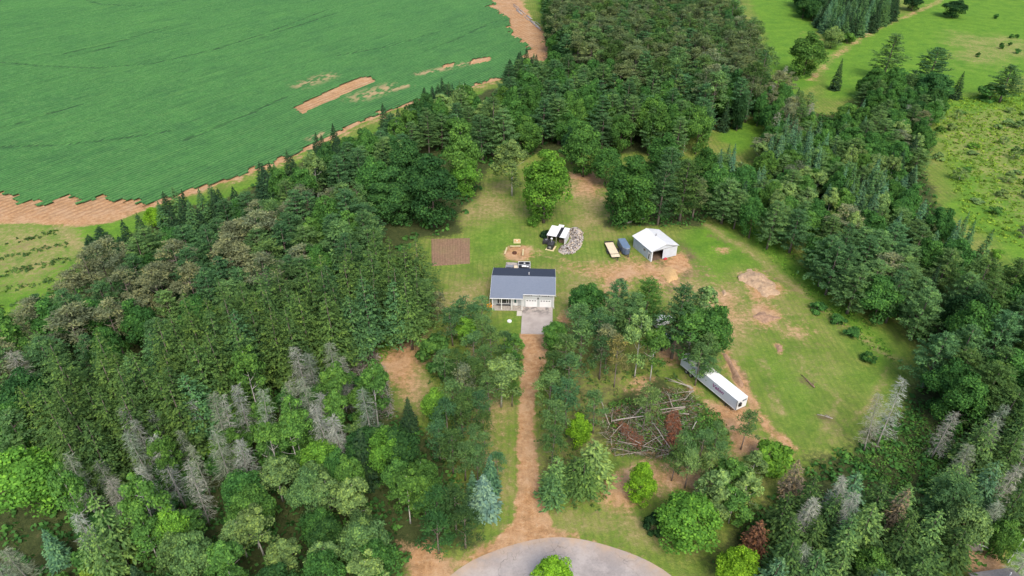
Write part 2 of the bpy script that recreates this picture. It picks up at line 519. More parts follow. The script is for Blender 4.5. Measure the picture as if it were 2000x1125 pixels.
ZONES = {   # outlines of the woods, surveyed at the ground
 'far': [(1065, 40), (1060, -60), (1430, -60), (1452, 30), (1495, 110), (1525, 215), (1500, 225), (1400, 228), (1300, 300), (1190, 300), (1060, 300), (960, 320), (900, 440), (880, 460), (850, 465), (800, 470), (820, 560), (800, 640), (700, 660), (640, 600),
         (330, 500), (300, 450), (310, 400), (420, 400), (520, 355), (600, 310), (720, 265), (830, 215), (930, 185), (1000, 162), (1095, 130), (1100, 110)],
 'left': [(-60, 640), (60, 600), (170, 520), (230, 470), (300, 450), (330, 480), (640, 540), (800, 640), (700, 660), (730, 720), (770, 800), (800, 830), (880, 860), (920, 1060), (860, 1080), (800, 1090), (780, 1150), (-60, 1170)],
 'right': [(1500, 300), (1515, 240), (1560, 215), (1620, 225), (1700, 215), (1780, 235), (1830, 260), (1800, 330), (1840, 420), (1880, 480), (2040, 560), (2060, 1140), (1990, 1150), (1960, 1040), (1890, 1120), (1430, 1130), (1400, 1100), (1470, 1000), (1580, 905), (1690, 870), (1760, 800), (1830, 715), (1790, 655), (1710, 590), (1640, 530), (1510, 430), (1400, 400), (1370, 440), (1190, 440), (1185, 350), (1250, 320), (1300, 300), (1390, 330), (1490, 340)],
 'plant': [(1560, -60), (1760, -60), (1745, 20), (1640, 60), (1600, 60)],
 'lot': [(1190, 560), (1060, 640), (1050, 700), (1050, 900), (1075, 960), (1180, 990), (1150, 900), (1180, 860), (1230, 880), (1330, 880), (1340, 830), (1200, 740), (1300, 700), (1400, 700), (1420, 640), (1340, 590)],
}
def build_ground():
    xs = np.unique(np.concatenate([np.array([-6000, -3000, -1500, -900, -600]), np.arange(-420, -75, 3.0), np.arange(-75, 135, 0.7), np.arange(135, 421, 3.0), np.array([600, 900, 1500, 3000, 6000])]))
    ys = np.unique(np.concatenate([np.array([-2500, -1000, -300, -60, 0, 20, 35]), np.arange(45, 235, 0.7), np.arange(235, 320, 1.4), np.arange(320, 520, 2.5), np.array([560, 650, 800, 1200, 2500, 7000])]))
    nx, ny = len(xs), len(ys)
    X, Y = np.meshgrid(xs, ys)
    Z = np.zeros_like(X)
    A = {n: np.zeros_like(X) for n in ('lush', 'dry', 'litter', 'mud', 'bare', 'till')}
    W = lambda w: (vnoise(X, Y, w * 1.7, 3) - 0.5) * w
    def area(nm, pts, v=1.0, soft=3.0, mode='max', wob=None):
        P = Gpoly(pts)
        bx = (X > P[:, 0].min() - 3 * soft) & (X < P[:, 0].max() + 3 * soft) & (Y > P[:, 1].min() - 3 * soft) & (Y < P[:, 1].max() + 3 * soft)
        x = X[bx]; y = Y[bx]
        d = segdist(P, x, y, True) * np.where(inpoly(P, x, y), 1, -1)
        w = soft if wob is None else wob
        d = d + (vnoise(x, y, w * 1.6, 7) - 0.5) * w * 1.4
        f = np.clip(d / soft * 0.5 + 0.5, 0, 1) * v
        a = A[nm][bx]
        A[nm][bx] = np.maximum(a, f) if mode == 'max' else a * (1 - f) if mode == 'cut' else a + f
    def path(nm, pts, width, v=1.0, soft=0.8, mode='max'):
        P = Gpoly(pts)
        m = width + 3 * soft + 2
        bx = (X > P[:, 0].min() - m) & (X < P[:, 0].max() + m) & (Y > P[:, 1].min() - m) & (Y < P[:, 1].max() + m)
        x = X[bx]; y = Y[bx]
        d = width / 2 - segdist(P, x, y) + (vnoise(x, y, 2.2, 11) - 0.5) * soft
        f = np.clip(d / soft * 0.5 + 0.5, 0, 1) * v
        a = A[nm][bx]
        A[nm][bx] = np.maximum(a, f) if mode == 'max' else a * (1 - f)
    for k in ('far', 'left', 'right', 'plant'): area('litter', ZONES[k], 1.0, 3.0)
    area('litter', ZONES['lot'], 0.45, 5.0)
    area('dry', ZONES['lot'], 0.45, 5.0)
    area('bare', FIELD_PX, 1.3, 1.0)
    area('till', [(-300, 320), (300, 380), (310, 402), (150, 425), (0, 420), (-300, 395)], 1.0, 2.0)
    area('till', [(560, 215), (740, 150), (740, 165), (590, 235)], 1.0, 1.0)
    area('till', [(950, -60), (960, 0), (990, 60), (1010, 150), (1050, 120), (1040, 60), (1000, -20)], 0.8, 2.0)
    # --- field margins: bare headlands and turning areas
    area('bare', [(-300, 330), (0, 375), (310, 380), (300, 404), (240, 425), (150, 443), (0, 432), (-300, 410)], 1.15, 2.0)
    area('bare', [(950, -60), (960, 0), (990, 60), (1000, 110), (1010, 150), (1040, 130), (1095, 108), (1078, 75), (1040, 40), (1012, -10), (1000, -60)], 1.15, 3.0)
    path('bare', [(300, 400), (450, 360), (560, 318), (610, 296), (690, 255), (760, 226), (830, 202), (930, 172), (1010, 150), (1080, 120)], 1.6, 0.66, 2.0)
    area('lush', [(300, 400), (430, 372), (600, 300), (830, 208), (1000, 162), (1100, 110), (1050, 20), (1030, -40), (1075, -40), (1090, 40), (1100, 140), (850, 240), (600, 360), (400, 440)], 0.8, 4)
    # left clearing
    area('lush', [(-40, 440), (100, 430), (250, 420), (310, 400), (300, 440), (210, 500), (90, 590), (-40, 640)], 0.85, 5)
    area('dry', [(-40, 440), (140, 440), (160, 500), (60, 560), (-40, 600)], 0.55, 8)
    path('dry', [(120, 445), (150, 480), (180, 520)], 4, 0.8, 2)
    path('mud', [(0, 520), (60, 500), (110, 480)], 2.2, 0.55, 2)
    path('mud', [(0, 560), (60, 545), (130, 515)], 2.2, 0.55, 2)
    path('mud', [(0, 490), (50, 478), (90, 460)], 2.2, 0.55, 2)
    # --- meadows at top right
    area('lush', [(1440, -60), (1560, -60), (1600, 60), (1560, 100), (1600, 150), (1560, 200), (1500, 160), (1500, 90)], 0.95, 4)
    area('lush', [(1590, 130), (1640, 70), (1760, 30), (1860, -60), (2400, -60), (2300, 140), (2000, 150), (1880, 200), (1700, 200), (1600, 190)], 0.95, 6)
    path('bare', [(1900, -60), (1830, 5), (1770, 32), (1710, 55), (1655, 92), (1610, 128), (1585, 155)], 3.2, 0.78, 3.5)
    path('bare', [(1580, 90), (1560, 70), (1572, 58)], 2.5, 0.5, 3)
    area('dry', [(1850, 60), (1990, 70), (2050, 110), (1930, 130), (1850, 130)], 0.45, 8)
    area('dry', [(1800, 210), (1980, 200), (2100, 260), (2100, 420), (1990, 430), (1860, 330)], 0.42, 10)
    area('lush', [(1800, 210), (1980, 170), (2200, 260), (2200, 520), (1990, 520), (1860, 400), (1830, 300)], 0.95, 6)
    area('lush', [(1390, 240), (1500, 215), (1490, 290), (1440, 300), (1400, 270)], 0.8, 3)
    path('dry', [(1400, 245), (1440, 235), (1490, 218)], 5, 0.8, 3)
    # --- the lot: lawn
    area('lush', [(900, 460), (960, 400), (1030, 430), (1060, 500), (960, 510), (840, 540), (850, 520), (920, 500)], 0.55, 7)
    area('lush', [(960, 620), (1018, 615), (1018, 760), (960, 700), (950, 640)], 0.5, 4)
    area('lush', [(1130, 480), (1190, 470), (1200, 505), (1120, 500)], 0.5, 5)
    area('dry', [(920, 370), (1000, 360), (1020, 420), (940, 430), (870, 450)], 0.62, 8)
    area('dry', [(1110, 320), (1190, 330), (1190, 440), (1150, 460), (1110, 440)], 0.7, 6)
    area('dry', [(840, 560), (960, 540), (950, 590), (880, 610), (840, 640)], 0.6, 6)
    area('dry', [(1090, 530), (1180, 540), (1160, 600), (1090, 600)], 0.55, 6)
    area('bare', [(1120, 335), (1185, 330), (1190, 390), (1150, 392), (1118, 370)], 0.78, 4)
    area('bare', [(986, 480), (1026, 478), (1050, 495), (1045, 505), (1024, 512), (980, 508)], 0.8, 1.6)
    area('bare', [(1040, 482), (1065, 492), (1120, 510), (1115, 520), (1050, 500)], 0.5, 3)
    area('bare', [(1100, 512), (1190, 518), (1240, 500), (1300, 512), (1330, 540), (1290, 560), (1240, 540), (1210, 570), (1190, 600), (1160, 560), (1110, 530)], 0.74, 5.5)
    area('bare', [(1195, 505), (1215, 480), (1262, 512), (1300, 545), (1230, 535)], 0.6, 3)
    area('bare', [(1285, 508), (1332, 490), (1350, 520), (1320, 555), (1295, 545)], 0.95, 2.0)
    area('dry', [(1330, 470), (1380, 520), (1440, 560), (1470, 640), (1430, 700), (1390, 600), (1320, 560)], 0.72, 6)
    area('bare', [(1335, 490), (1380, 505), (1420, 545), (1450, 610), (1430, 650), (1400, 600), (1370, 560), (1325, 560)], 0.6, 6)
    area('mud', [(1335, 480), (1375, 510), (1400, 560), (1360, 560), (1325, 540)], 0.45, 4)
    area('dry', [(1500, 650), (1640, 700), (1640, 780), (1540, 760)], 0.42, 10)
    path('mud', [(1262, 512), (1290, 545), (1310, 570)], 2.0, 0.9, 1.2)
    path('mud', [(1330, 475), (1348, 500), (1338, 540), (1310, 560)], 2.8, 0.8, 2)
    area('mud', [(1270, 505), (1325, 495), (1340, 520), (1310, 530), (1285, 528)], 0.75, 1.5)
    path('bare', [(1255, 530), (1225, 535), (1190, 550)], 5, 0.8, 2)
    path('bare', [(1120, 600), (1105, 625)], 3.0, 0.9, 1.5)
    # east yard
    area('lush', [(1340, 440), (1430, 440), (1500, 520), (1440, 540), (1400, 560), (1370, 520), (1345, 480)], 0.8, 5)
    area('lush', [(1380, 410), (1480, 440), (1600, 540), (1700, 640), (1770, 700), (1720, 760), (1650, 660), (1580, 600), (1520, 520), (1430, 445)], 0.85, 4)
    area('dry', [(1450, 540), (1560, 600), (1600, 660), (1560, 700), (1500, 640), (1420, 600)], 0.5, 9)
    area('bare', [(1437, 530), (1480, 522), (1530, 560), (1520, 580), (1480, 582), (1450, 560)], 0.95, 3)
    area('bare', [(1465, 590), (1500, 592), (1540, 630), (1500, 640), (1468, 622)], 0.85, 3.5)
    area('bare', [(1398, 548), (1425, 552), (1440, 590), (1420, 620), (1400, 590)], 0.62, 4)
    area('bare', [(1350, 500), (1380, 520), (1350, 560), (1320, 560)], 0.45, 6)
    area('bare', [(1495, 640), (1570, 620), (1600, 650), (1530, 665)], 0.42, 5)
    area('bare', [(1402, 484), (1424, 484), (1424, 496), (1404, 496)], 0.8, 2)
    area('bare', [(1514, 672), (1530, 674), (1530, 690), (1516, 690)], 0.9, 1.2)
    path('mud', [(1345, 445), (1400, 465), (1450, 500), (1510, 540), (1590, 595), (1640, 640)], 1.2, 0.62, 1.4)
    path('dry', [(1380, 440), (1460, 490), (1530, 545), (1600, 600), (1680, 660), (1740, 700)], 3.0, 0.66, 2)
    area('lush', [(1430, 680), (1520, 700), (1560, 850), (1480, 780)], 0.72, 6)
    area('lush', [(1560, 690), (1740, 700), (1700, 790), (1600, 860), (1520, 820)], 0.48, 9)
    area('lush', [(1430, 640), (1560, 700), (1720, 700), (1760, 720), (1600, 870), (1520, 840), (1470, 760), (1430, 700)], 0.62, 8)
    path('dry', [(1475, 700), (1500, 750), (1512, 800)], 0.8, 0.7, 0.8)
    path('bare', [(1418, 690), (1440, 740), (1470, 790), (1500, 840), (1550, 875)], 2.4, 0.85, 1.6)
    path('mud', [(1420, 690), (1445, 730), (1458, 760)], 1.4, 0.9, 1)
    path('dry', [(1490, 700), (1510, 760), (1530, 810)], 1.0, 0.75, 1)
    path('dry', [(1545, 700), (1640, 780), (1600, 860)], 0.9, 0.6, 1)
    path('dry', [(1735, 720), (1700, 790), (1620, 860)], 1.0, 0.65, 1)
    path('mud', [(1564, 742), (1584, 758)], 1.0, 0.85, 0.8)
    path('mud', [(1595, 812), (1625, 820)], 1.0, 0.8, 0.8)
    # under and round the semi trailer, and the cleared ground south of it
    area('bare', [(1335, 745), (1400, 790), (1460, 800), (1470, 840), (1540, 880), (1500, 890), (1440, 900), (1420, 840), (1370, 780), (1330, 760)], 0.98, 2.4)
    area('bare', [(1280, 660), (1330, 640), (1340, 700), (1300, 706), (1275, 690)], 0.78, 3)
    area('bare', [(1385, 690), (1430, 720), (1445, 745), (1400, 730)], 0.5, 3)
    area('bare', [(1200, 930), (1290, 900), (1350, 910), (1400, 940), (1340, 960), (1250, 985), (1200, 990), (1180, 970)], 0.8, 4)
    area('bare', [(1215, 735), (1260, 730), (1262, 760), (1220, 765)], 0.7, 3)
    area('litter', [(1180, 770), (1300, 740), (1380, 790), (1420, 860), (1340, 900), (1200, 890), (1170, 850)], 0.85, 3)
    area('lush', [(1200, 790), (1340, 760), (1380, 800), (1340, 860), (1220, 860)], 0.45, 4)
    # west clearing
    area('bare', [(735, 700), (760, 670), (820, 650), (835, 690), (815, 780), (790, 800), (765, 780)], 0.72, 5)
    area('dry', [(730, 700), (800, 640), (850, 640), (840, 720), (850, 800), (780, 810)], 0.8, 4)
    path('lush', [(720, 700), (760, 660), (830, 640)], 4, 0.8, 2)
    area('bare', [(930, 760), (1000, 700), (1010, 860), (960, 900), (900, 880)], 0.42, 7)
    area('dry', [(920, 690), (1015, 700), (1010, 1000), (930, 1010), (900, 880)], 0.62, 6)
    # dirt drive
    area('bare', [(1018, 650), (1064, 652), (1062, 664), (1066, 700), (1050, 740), (1042, 800), (1042, 860), (1050, 920), (1062, 990), (1092, 1052), (1060, 1062), (1000, 1062), (965, 1090), (940, 1085), (1005, 1020), (1012, 940), (1013, 840), (1020, 740), (1022, 690)], 1.25, 0.9, wob=0.6)
    for off in (-9, 9):
        path('mud', [(1038 + off * 1.3, 1030), (1034 + off * 1.1, 900), (1032 + off * 0.9, 780), (1042 + off * 0.8, 700), (1046 + off * 0.8, 662)], 0.5, 0.5, 0.5)
    for off in (0, 9, 22, 31, 40):
        path('mud', [(1215 + off, 500 + off * 0.1), (1222 + off, 530), (1240 + off, 556)], 0.45, 0.62, 0.5)
    for off in (0, 7):
        path('mud', [(1105, 515 + off), (1160, 527 + off), (1230, 522 + off), (1300, 530 + off)], 0.5, 0.55, 0.6)
        path('dry', [(1040, 488 + off), (1090, 500 + off), (1120, 512 + off)], 0.5, 0.8, 0.6)
    path('bare', [(905, 1100), (960, 1070), (1060, 1045), (1120, 1046)], 2.2, 0.9, 1.2)
    path('bare', [(1120, 1046), (1190, 1065), (1270, 1100), (1330, 1140)], 1.2, 0.55, 1.2)
    area('bare', [(790, 1060), (840, 1070), (885, 1110), (900, 1180), (790, 1180)], 1.1, 2)
    area('lush', [(1090, 1010), (1240, 1015), (1360, 1080), (1400, 1140), (1300, 1140), (1180, 1060), (1090, 1045)], 0.3, 3)
    area('dry', [(1090, 990), (1250, 1000), (1350, 1060), (1240, 1060), (1100, 1030)], 0.5, 3)
    area('lush', [(1960, 1010), (2060, 1000), (2060, 1180), (1970, 1180)], 0.9, 2)
    area('litter', [(1960, 1010), (2060, 1000), (2060, 1180), (1970, 1180)], 1.0, 2, 'cut')
    area('bare', [(1900, 1080), (1955, 1075), (1960, 1180), (1890, 1180)], 0.9, 2)
    # a gentle roll to the land away from the buildings
    Z += (vnoise(X, Y, 16, 21) - 0.5) * 0.25 + (vnoise(X, Y, 5, 22) - 0.5) * 0.08
    flat = [(-6, 129, 20), (33, 155, 10), (27, 150, 14), (40, 104, 14), (7.4, 44, 30), (10, 150, 14), (-17, 156, 12), (7, 119, 8)]
    wgt = np.ones_like(X)
    for fx, fy, fr in flat:
        wgt = np.minimum(wgt, np.clip((np.hypot(X - fx, Y - fy) - fr) / 8.0, 0, 1))
    wgt = np.minimum(wgt, np.where(inpoly(FIELD, X, Y), 0, 1))
    Z *= wgt
    Z -= np.where(inpoly(FIELD, X, Y), 0.05, 0.0)
    V = np.stack([X.ravel(), Y.ravel(), Z.ravel()], 1)
    idx = np.arange(nx * ny).reshape(ny, nx)
    F = np.stack([idx[:-1, :-1], idx[:-1, 1:], idx[1:, 1:], idx[1:, :-1]], -1).reshape(-1, 4)
    cx = ((X[:-1, :-1] + X[1:, 1:]) / 2).ravel(); cy = ((Y[:-1, :-1] + Y[1:, 1:]) / 2).ravel()
    zone = np.zeros(len(F), int)
    names = ['lawn', 'forest_floor', 'dirt_driveway', 'meadow', 'field_soil', 'dirt_yard']
    for k in ('far', 'left', 'right', 'plant'): zone[inpoly(Gpoly(ZONES[k]), cx, cy)] = 1
    zone[inpoly(Gpoly([(1018, 650), (1064, 652), (1062, 664), (1066, 700), (1050, 740), (1042, 800), (1042, 860), (1050, 920), (1062, 990), (1092, 1052), (1000, 1062), (965, 1090), (1005, 1020), (1012, 940), (1013, 840), (1020, 740)]), cx, cy)] = 2
    zone[(zone == 0) & (inpoly(Gpoly([(1440, -80), (2600, -80), (2400, 520), (1990, 520), (1860, 400), (1600, 200), (1500, 160)]), cx, cy) | inpoly(Gpoly([(-300, 440), (310, 400), (210, 500), (90, 590), (-300, 700)]), cx, cy))] = 3
    zone[inpoly(FIELD, cx, cy)] = 4
    bare = A['bare'][:-1, :-1].ravel()
    zone[(zone == 0) & (bare > 0.5)] = 5
    for z, nm in enumerate(names):
        sel = np.where(zone == z)[0]
        if len(sel) == 0: continue
        f = F[sel]
        u, inv = np.unique(f.ravel(), return_inverse=True)
        me = np_mesh(nm, V[u], inv.reshape(-1, 4), [M['ground']], {n: ('POINT', a.ravel()[u]) for n, a in A.items()}, smooth=True)
        tag(link(nm, me), kind='structure')
    return A
build_ground()

# --- the crop field: ridged rows with leafy tops, gaps where the crop has failed
def build_crop():
    ang = math.radians(58.5)
    d = np.array([math.cos(ang), math.sin(ang)]); q = np.array([-math.sin(ang), math.cos(ang)])
    P = FIELD
    a = P @ d; b = P @ q
    sp = 1.5
    step = 1.35
    ua = np.arange(a.min(), a.max(), step); ub = np.arange(b.min(), b.max(), sp / 3.0)
    UA, UB = np.meshgrid(ua, ub)
    X = UA * d[0] + UB * q[0]; Y = UA * d[1] + UB * q[1]
    vis = (np.abs(X) < 0.80 * (Y + 60)) & (Y < 520)
    inside = inpoly(P, X, Y) & vis
    j = np.arange(len(ub))[:, None] % 3
    prof = np.where(j == 0, 0.02, np.where(j == 1, 0.48, 0.42))
    furrow = np.where(j == 0, 1.0, 0.0) * np.clip(0.45 + 0.9 * vnoise(UA / 9.0, UB, 1.0, 14) * vnoise(UA, UB, 3.5, 15) * 2, 0, 1)
    n = vnoise(UA, UB * 1.2, 1.3, 5)
    Zc = prof * (0.75 + 0.5 * n) + 0.02
    thin = np.zeros_like(X)
    gap = np.zeros_like(X, bool)
    def hole(pts):
        nonlocal gap
        gap |= inpoly(Gpoly(pts), X, Y)
    hole([(577, 210), (592, 222), (640, 200), (690, 178), (731, 160), (722, 152), (706, 152), (672, 165), (620, 190)])
    hole([(925, 117), (957, 112), (955, 120), (918, 127)])
    hole([(868, 128), (886, 124), (884, 130), (866, 134)])
    for pts, w in (([(590, 168), (640, 150)], 7), ([(700, 192), (760, 172)], 8), ([(820, 146), (920, 124)], 4), ([(720, 190), (800, 168)], 3), ([(610, 272), (640, 260)], 3)):
        dd = segdist(Gpoly(pts), X, Y)
        thin = np.maximum(thin, np.clip(1 - dd / w, 0, 1) * (vnoise(X, Y, 1.5, 9) > 0.5))
    dd = segdist(Gpoly([(700, 243), (640, 275), (600, 292)]), X, Y)
    gap |= (dd < 2.2) & (vnoise(X, Y, 6, 4) > 0.35)
    # the rough weedy edge of the crop: failed clumps inside the headland line
    de = segdist(P, X, Y, True)
    gap |= (de < 3.5) & (vnoise(X, Y, 1.8, 41) > 0.45 + 0.15 * de)
    # wheel tracks of the irrigation boom: wide arcs
    for pts in ([(-60, 118), (80, 130), (190, 134), (300, 125), (420, 98), (520, 66), (640, 20)], [(0, 289), (120, 285), (240, 272), (330, 258)], [(120, 108), (240, 80), (330, 53)], [(128, 114), (230, 90)], [(0, 252), (80, 228), (160, 206)], [(360, 275), (480, 228), (560, 190)], [(130, -10), (200, 10), (290, 13), (400, -4)], [(505, 76), (580, 52), (660, 26)], [(830, 100), (900, 74), (960, 45), (1000, 40)], [(660, 110), (760, 92), (860, 62)]):
        dd = segdist(Gpoly(pts), X, Y)
        Zc = np.where(dd < 0.7, Zc * 0.15, Zc)
        furrow = np.where((dd < 0.9) & (vnoise(X, Y, 2.5, 17) > 0.35), np.maximum(furrow, 0.55), furrow)
    ok = inside & ~gap
    idx = np.arange(X.size).reshape(X.shape)
    f = np.stack([idx[:-1, :-1], idx[:-1, 1:], idx[1:, 1:], idx[1:, :-1]], -1)
    keep = ok[:-1, :-1] & ok[:-1, 1:] & ok[1:, 1:] & ok[1:, :-1]
    f = f[keep]
    u, inv = np.unique(f.ravel(), return_inverse=True)
    V = np.stack([X.ravel()[u], Y.ravel()[u], Zc.ravel()[u]], 1)
    me = np_mesh('crop_rows', V, inv.reshape(-1, 4), [M['crop']], {'thin': ('POINT', thin.ravel()[u]), 'furrow': ('POINT', furrow.ravel()[u])})
    tag(link('crop_rows', me), 'green rows of leafy potato crop filling the big field', None, None, 'stuff')
build_crop()

# --- cul-de-sac
def build_road():
    c = (7.4, 43.9); R = 24.1
    n = 72
    V = []; F = []; E = []
    rings = [0.0, 0.5, 0.85, 0.93, 0.975, 1.0]
    for r in rings:
        for i in range(n):
            t = 2 * math.pi * i / n
            rr = R * r * (1 + (0.006 * math.sin(9 * t) if r == 1 else 0))
            V.append((c[0] + rr * math.cos(t), c[1] + rr * math.sin(t), 0.06 if r < 1 else 0.03))
            E.append(max(0, (r - 0.9) / 0.1))
    for k in range(len(rings) - 1):
        for i in range(n):
            j = (i + 1) % n
            F.append((k * n + i, k * n + j, (k + 1) * n + j, (k + 1) * n + i))
    me = np_mesh('road', V, F, [M['asphalt']], {'edge': ('POINT', E)}, smooth=True)
    tag(link('road', me), kind='structure')
build_road()

# ------------------------------------------------------------------ the house
HR = math.radians(-2.6)
HX, HY = 2.6, 131.3
house = empty('house', (HX, HY, 0), HR, 'single storey pale grey house with slate shingle roof and two garage doors', 'house')
# local frame: x to the right, y away from the camera; garage front wall at y=0
W0, W1, D = -7.2, 7.2, 10.4           # left wall, right wall, depth
EZ, RZ = 3.85, 5.35
def wall_part(mb, nm='wall', mat='siding'): return mb.build(nm, M[mat], house)
wall_part(MB().box(0.0, W1, 0.0, 0.2, 0.15, EZ))                       # garage front
wall_part(MB().box(W0, -0.002, 0.3, 0.5, 0.15, EZ))                    # porch wall
wall_part(MB().box(-0.2, 0.0, 0.202, 0.298, 0.15, EZ))
wall_part(MB().box(W0, W1, D - 0.2, D, 0.15, EZ))
RY = 4.9
for x in (W0, W1 - 0.2):
    y0 = 0.502 if x == W0 else 0.202
    wall_part(MB().extrude_x([(y0, 0.15), (D - 0.202, 0.15), (D - 0.202, EZ - 0.02), (RY, RZ - 0.12), (y0, EZ - 0.02)], x, x + 0.2))
box('foundation', M['concrete_pale'], house, W0 + 0.03, W1 - 0.03, 0.52, D - 0.05, -0.1, 0.149)
# roof: two slopes with real thickness; the porch side runs further forward
def slope(y0, z0, y1, z1, x0, x1, th=0.14):
    return MB().extrude_x([(y0, z0), (y1, z1), (y1, z1 + th), (y0, z0 + th)], x0, x1)
k = (RZ - EZ) / (RY + 0.45)
fz = lambda y: EZ + (y + 0.45) * k
X0, X1 = W0 - 0.45, W1 + 0.35
PF = -1.75
rf = MB()
rf.add([(X0, PF, fz(PF)), (0.0, PF, fz(PF)), (0.0, -0.45, fz(-0.45)), (X1, -0.45, fz(-0.45)), (X1, RY, RZ), (X0, RY, RZ)] + [(X0, PF, fz(PF) + .14), (0.0, PF, fz(PF) + .14), (0.0, -0.45, fz(-0.45) + .14), (X1, -0.45, fz(-0.45) + .14), (X1, RY, RZ + .14), (X0, RY, RZ + .14)],
       [(5, 4, 3, 2, 1, 0), (6, 7, 8, 9, 10, 11), (0, 1, 7, 6), (1, 2, 8, 7), (2, 3, 9, 8), (3, 4, 10, 9), (5, 0, 6, 11)])
r1 = rf.build('roof_slope', M['shingle'], house)
kb = (RZ - EZ) / (D + 0.45 - RY)
r2 = slope(RY + 0.002, RZ, D + 0.45, EZ, X0, X1).build('roof_slope', M['shingle_shaded'], house)
r2['label'] = 'rear roof slope with its shade painted in'
MB().extrude_x([(RY - 0.22, RZ + 0.075), (RY, RZ + 0.20), (RY + 0.22, RZ + 0.075), (RY, RZ + 0.17)], X0 + 0.01, X1 - 0.01).build('ridge_cap', M['shingle'], house)
# fascia and gutters
box('gutter', M['white'], house, X0, -0.01, PF - 0.12, PF - 0.004, fz(PF) - 0.02, fz(PF) + 0.11)
box('gutter', M['white'], house, 0.01, X1, -0.57, -0.454, fz(-0.45) - 0.02, fz(-0.45) + 0.11)
for x in (X0 - 0.035, X1 + 0.003):
    y0 = PF if x < 0 else -0.45
    MB().extrude_x([(y0, fz(y0) - 0.05), (RY, RZ - 0.05), (D + 0.45, EZ - 0.05), (D + 0.45, EZ + 0.16), (RY, RZ + 0.16), (y0, fz(y0) + 0.16)], x, x + 0.032).build('rake_board', M['white'], house)
MB().tube([(X1 + 0.1, -0.5, 3.8), (X1 + 0.1, -0.3, 3.4), (W1 + 0.07, 0.05, 3.2), (W1 + 0.07, 0.05, 0.3), (W1 + 0.1, -0.55, 0.15)], 0.05, 6).build('downspout', M['white'], house)
MB().tube([(X0 - 0.05, PF - 0.06, fz(PF) + 0.02), (X0 - 0.1, -0.9, 2.6), (X0 - 0.2, -0.6, 0.2), (X0 - 1.3, -1.2, 0.08)], 0.06, 6).build('downspout', M['white'], house)
# porch
box('porch_floor', M['grey_wood'], house, W0, -0.02, PF + 0.1, 0.298, -0.1, 0.2, 0.01)
for x in (W0 + 0.08, -5.0, -2.6, -0.2):
    c = box('porch_column', M['white'], house, x - 0.09, x + 0.09, PF + 0.2, PF + 0.38, 0.201, fz(PF + 0.2) - 0.12)
box('porch_beam', M['white'], house, W0, -0.02, PF + 0.16, PF + 0.42, fz(PF + 0.2) - 0.118, fz(PF + 0.2) - 0.015)
# front window with shutters, entry door
w = box('window_frame', M['white'], house, -5.6, -3.35, 0.22, 0.299, 0.75, 2.15)
for a, b in ((-5.5, -5.12), (-5.04, -3.92), (-3.84, -3.46)):
    box('window_pane', M['glass'], w, a, b, 0.205, 0.219, 0.86, 2.05)
for a in (-6.02, -3.3):
    box('shutter', M['shutter'], house, a, a + 0.36, 0.25, 0.299, 0.78, 2.12)
dr = box('entry_door', M['white'], house, -2.35, -1.3, 0.22, 0.299, 0.21, 2.3)
box('door_pane', M['door_glass'], dr, -2.08, -1.58, 0.2, 0.219, 1.0, 2.05)
MB().cyl((-1.42, 0.18, 1.15), (0, 1, 0), 0.035, 0.08, 8).build('door_knob', M['grey_metal'], dr)
box('porch_ledge', M['shutter'], house, -6.3, -3.0, 0.1, 0.29, 0.201, 0.45)
# garage doors
for gx in (0.6, 3.9):
    g = empty('garage_door', (0, 0, 0)); g.parent = house
    for i in range(4):
        box('door_panel', M['white_metal'], g, gx, gx + 2.7, -0.05, -0.002, 0.16 + i * 0.5, 0.16 + i * 0.5 + 0.485)
    for i in range(4):
        box('door_window', M['glass'], g, gx + 0.2 + i * 0.62, gx + 0.62 + i * 0.62, -0.062, -0.0505, 1.8, 2.02)
# frieze vents and the coach lamp between the doors
for a, b in ((0.4, 1.7), (1.85, 2.1), (3.75, 4.0), (4.3, 5.6), (5.8, 6.1)):
    box('soffit_vent', M['black'], house, a, b, -0.045, -0.003, 3.22, 3.38 if b - a > 1 else 3.5)
lamp = box('wall_lamp', M['steel'], house, 3.35, 3.65, -0.16, -0.003, 2.45, 2.8)
for a in (0.0, W1 - 0.12):
    box('corner_trim', M['white'], house, a, a + 0.12, -0.03, -0.0025, 0.2, EZ - 0.03)
box('corner_trim', M['white'], house, W0, W0 + 0.12, 0.27, 0.298, 0.2, EZ - 0.03)
# roof vents
MB().cyl((1.2, RY + 1.4, RZ - 0.1), (0, 0, 1), 0.07, 1.1, 8).build('vent_pipe', M['white'], house)
box('roof_vent', M['grey_metal'], house, 0.25, 0.65, RY + 1.9, RY + 2.15, RZ - 0.75, RZ - 0.42)

# slab drive, walk
def slab(name, pts, z0, z1, mat):
    o = MB().prism([tuple(Gp) for Gp in pts], z0, z1).build(name, M[mat])
    return tag(o, kind='structure')
def local(px, py):
    v = Matrix.Rotation(HR, 2) @ Vector((px, py)); return (v.x + HX, v.y + HY)
dv = MB().prism([(-0.15, -10.4), (6.9, -10.3), (7.0, -0.01), (-0.15, -0.01)], -0.2, 0.13).build('concrete_apron', M['concrete'])
dv.location = (HX, HY, 0); dv.rotation_euler = (0, 0, HR); tag(dv, kind='structure')
wk = MB().prism([(-1.35, -3.6), (-0.19, -3.6), (-0.19, PF + 0.08), (-1.35, PF + 0.08)], -0.2, 0.11).build('front_walk', M['concrete_pale'])
wk.location = (HX, HY, 0); wk.rotation_euler = (0, 0, HR); tag(wk, kind='structure')
cv = MB(); p = G(995, 628)
cv.cyl((0, 0, 0.1), (0, 0, 1), 0.52, 0.25, 20); cv.cyl((0, 0, 0.27), (0, 0, 1), 0.42, 0.08, 20)
tag(cv.build('septic_cover', M['white']), 'round white well cover on the front lawn left of the slab drive', 'cover').location = (p[0], p[1], 0)

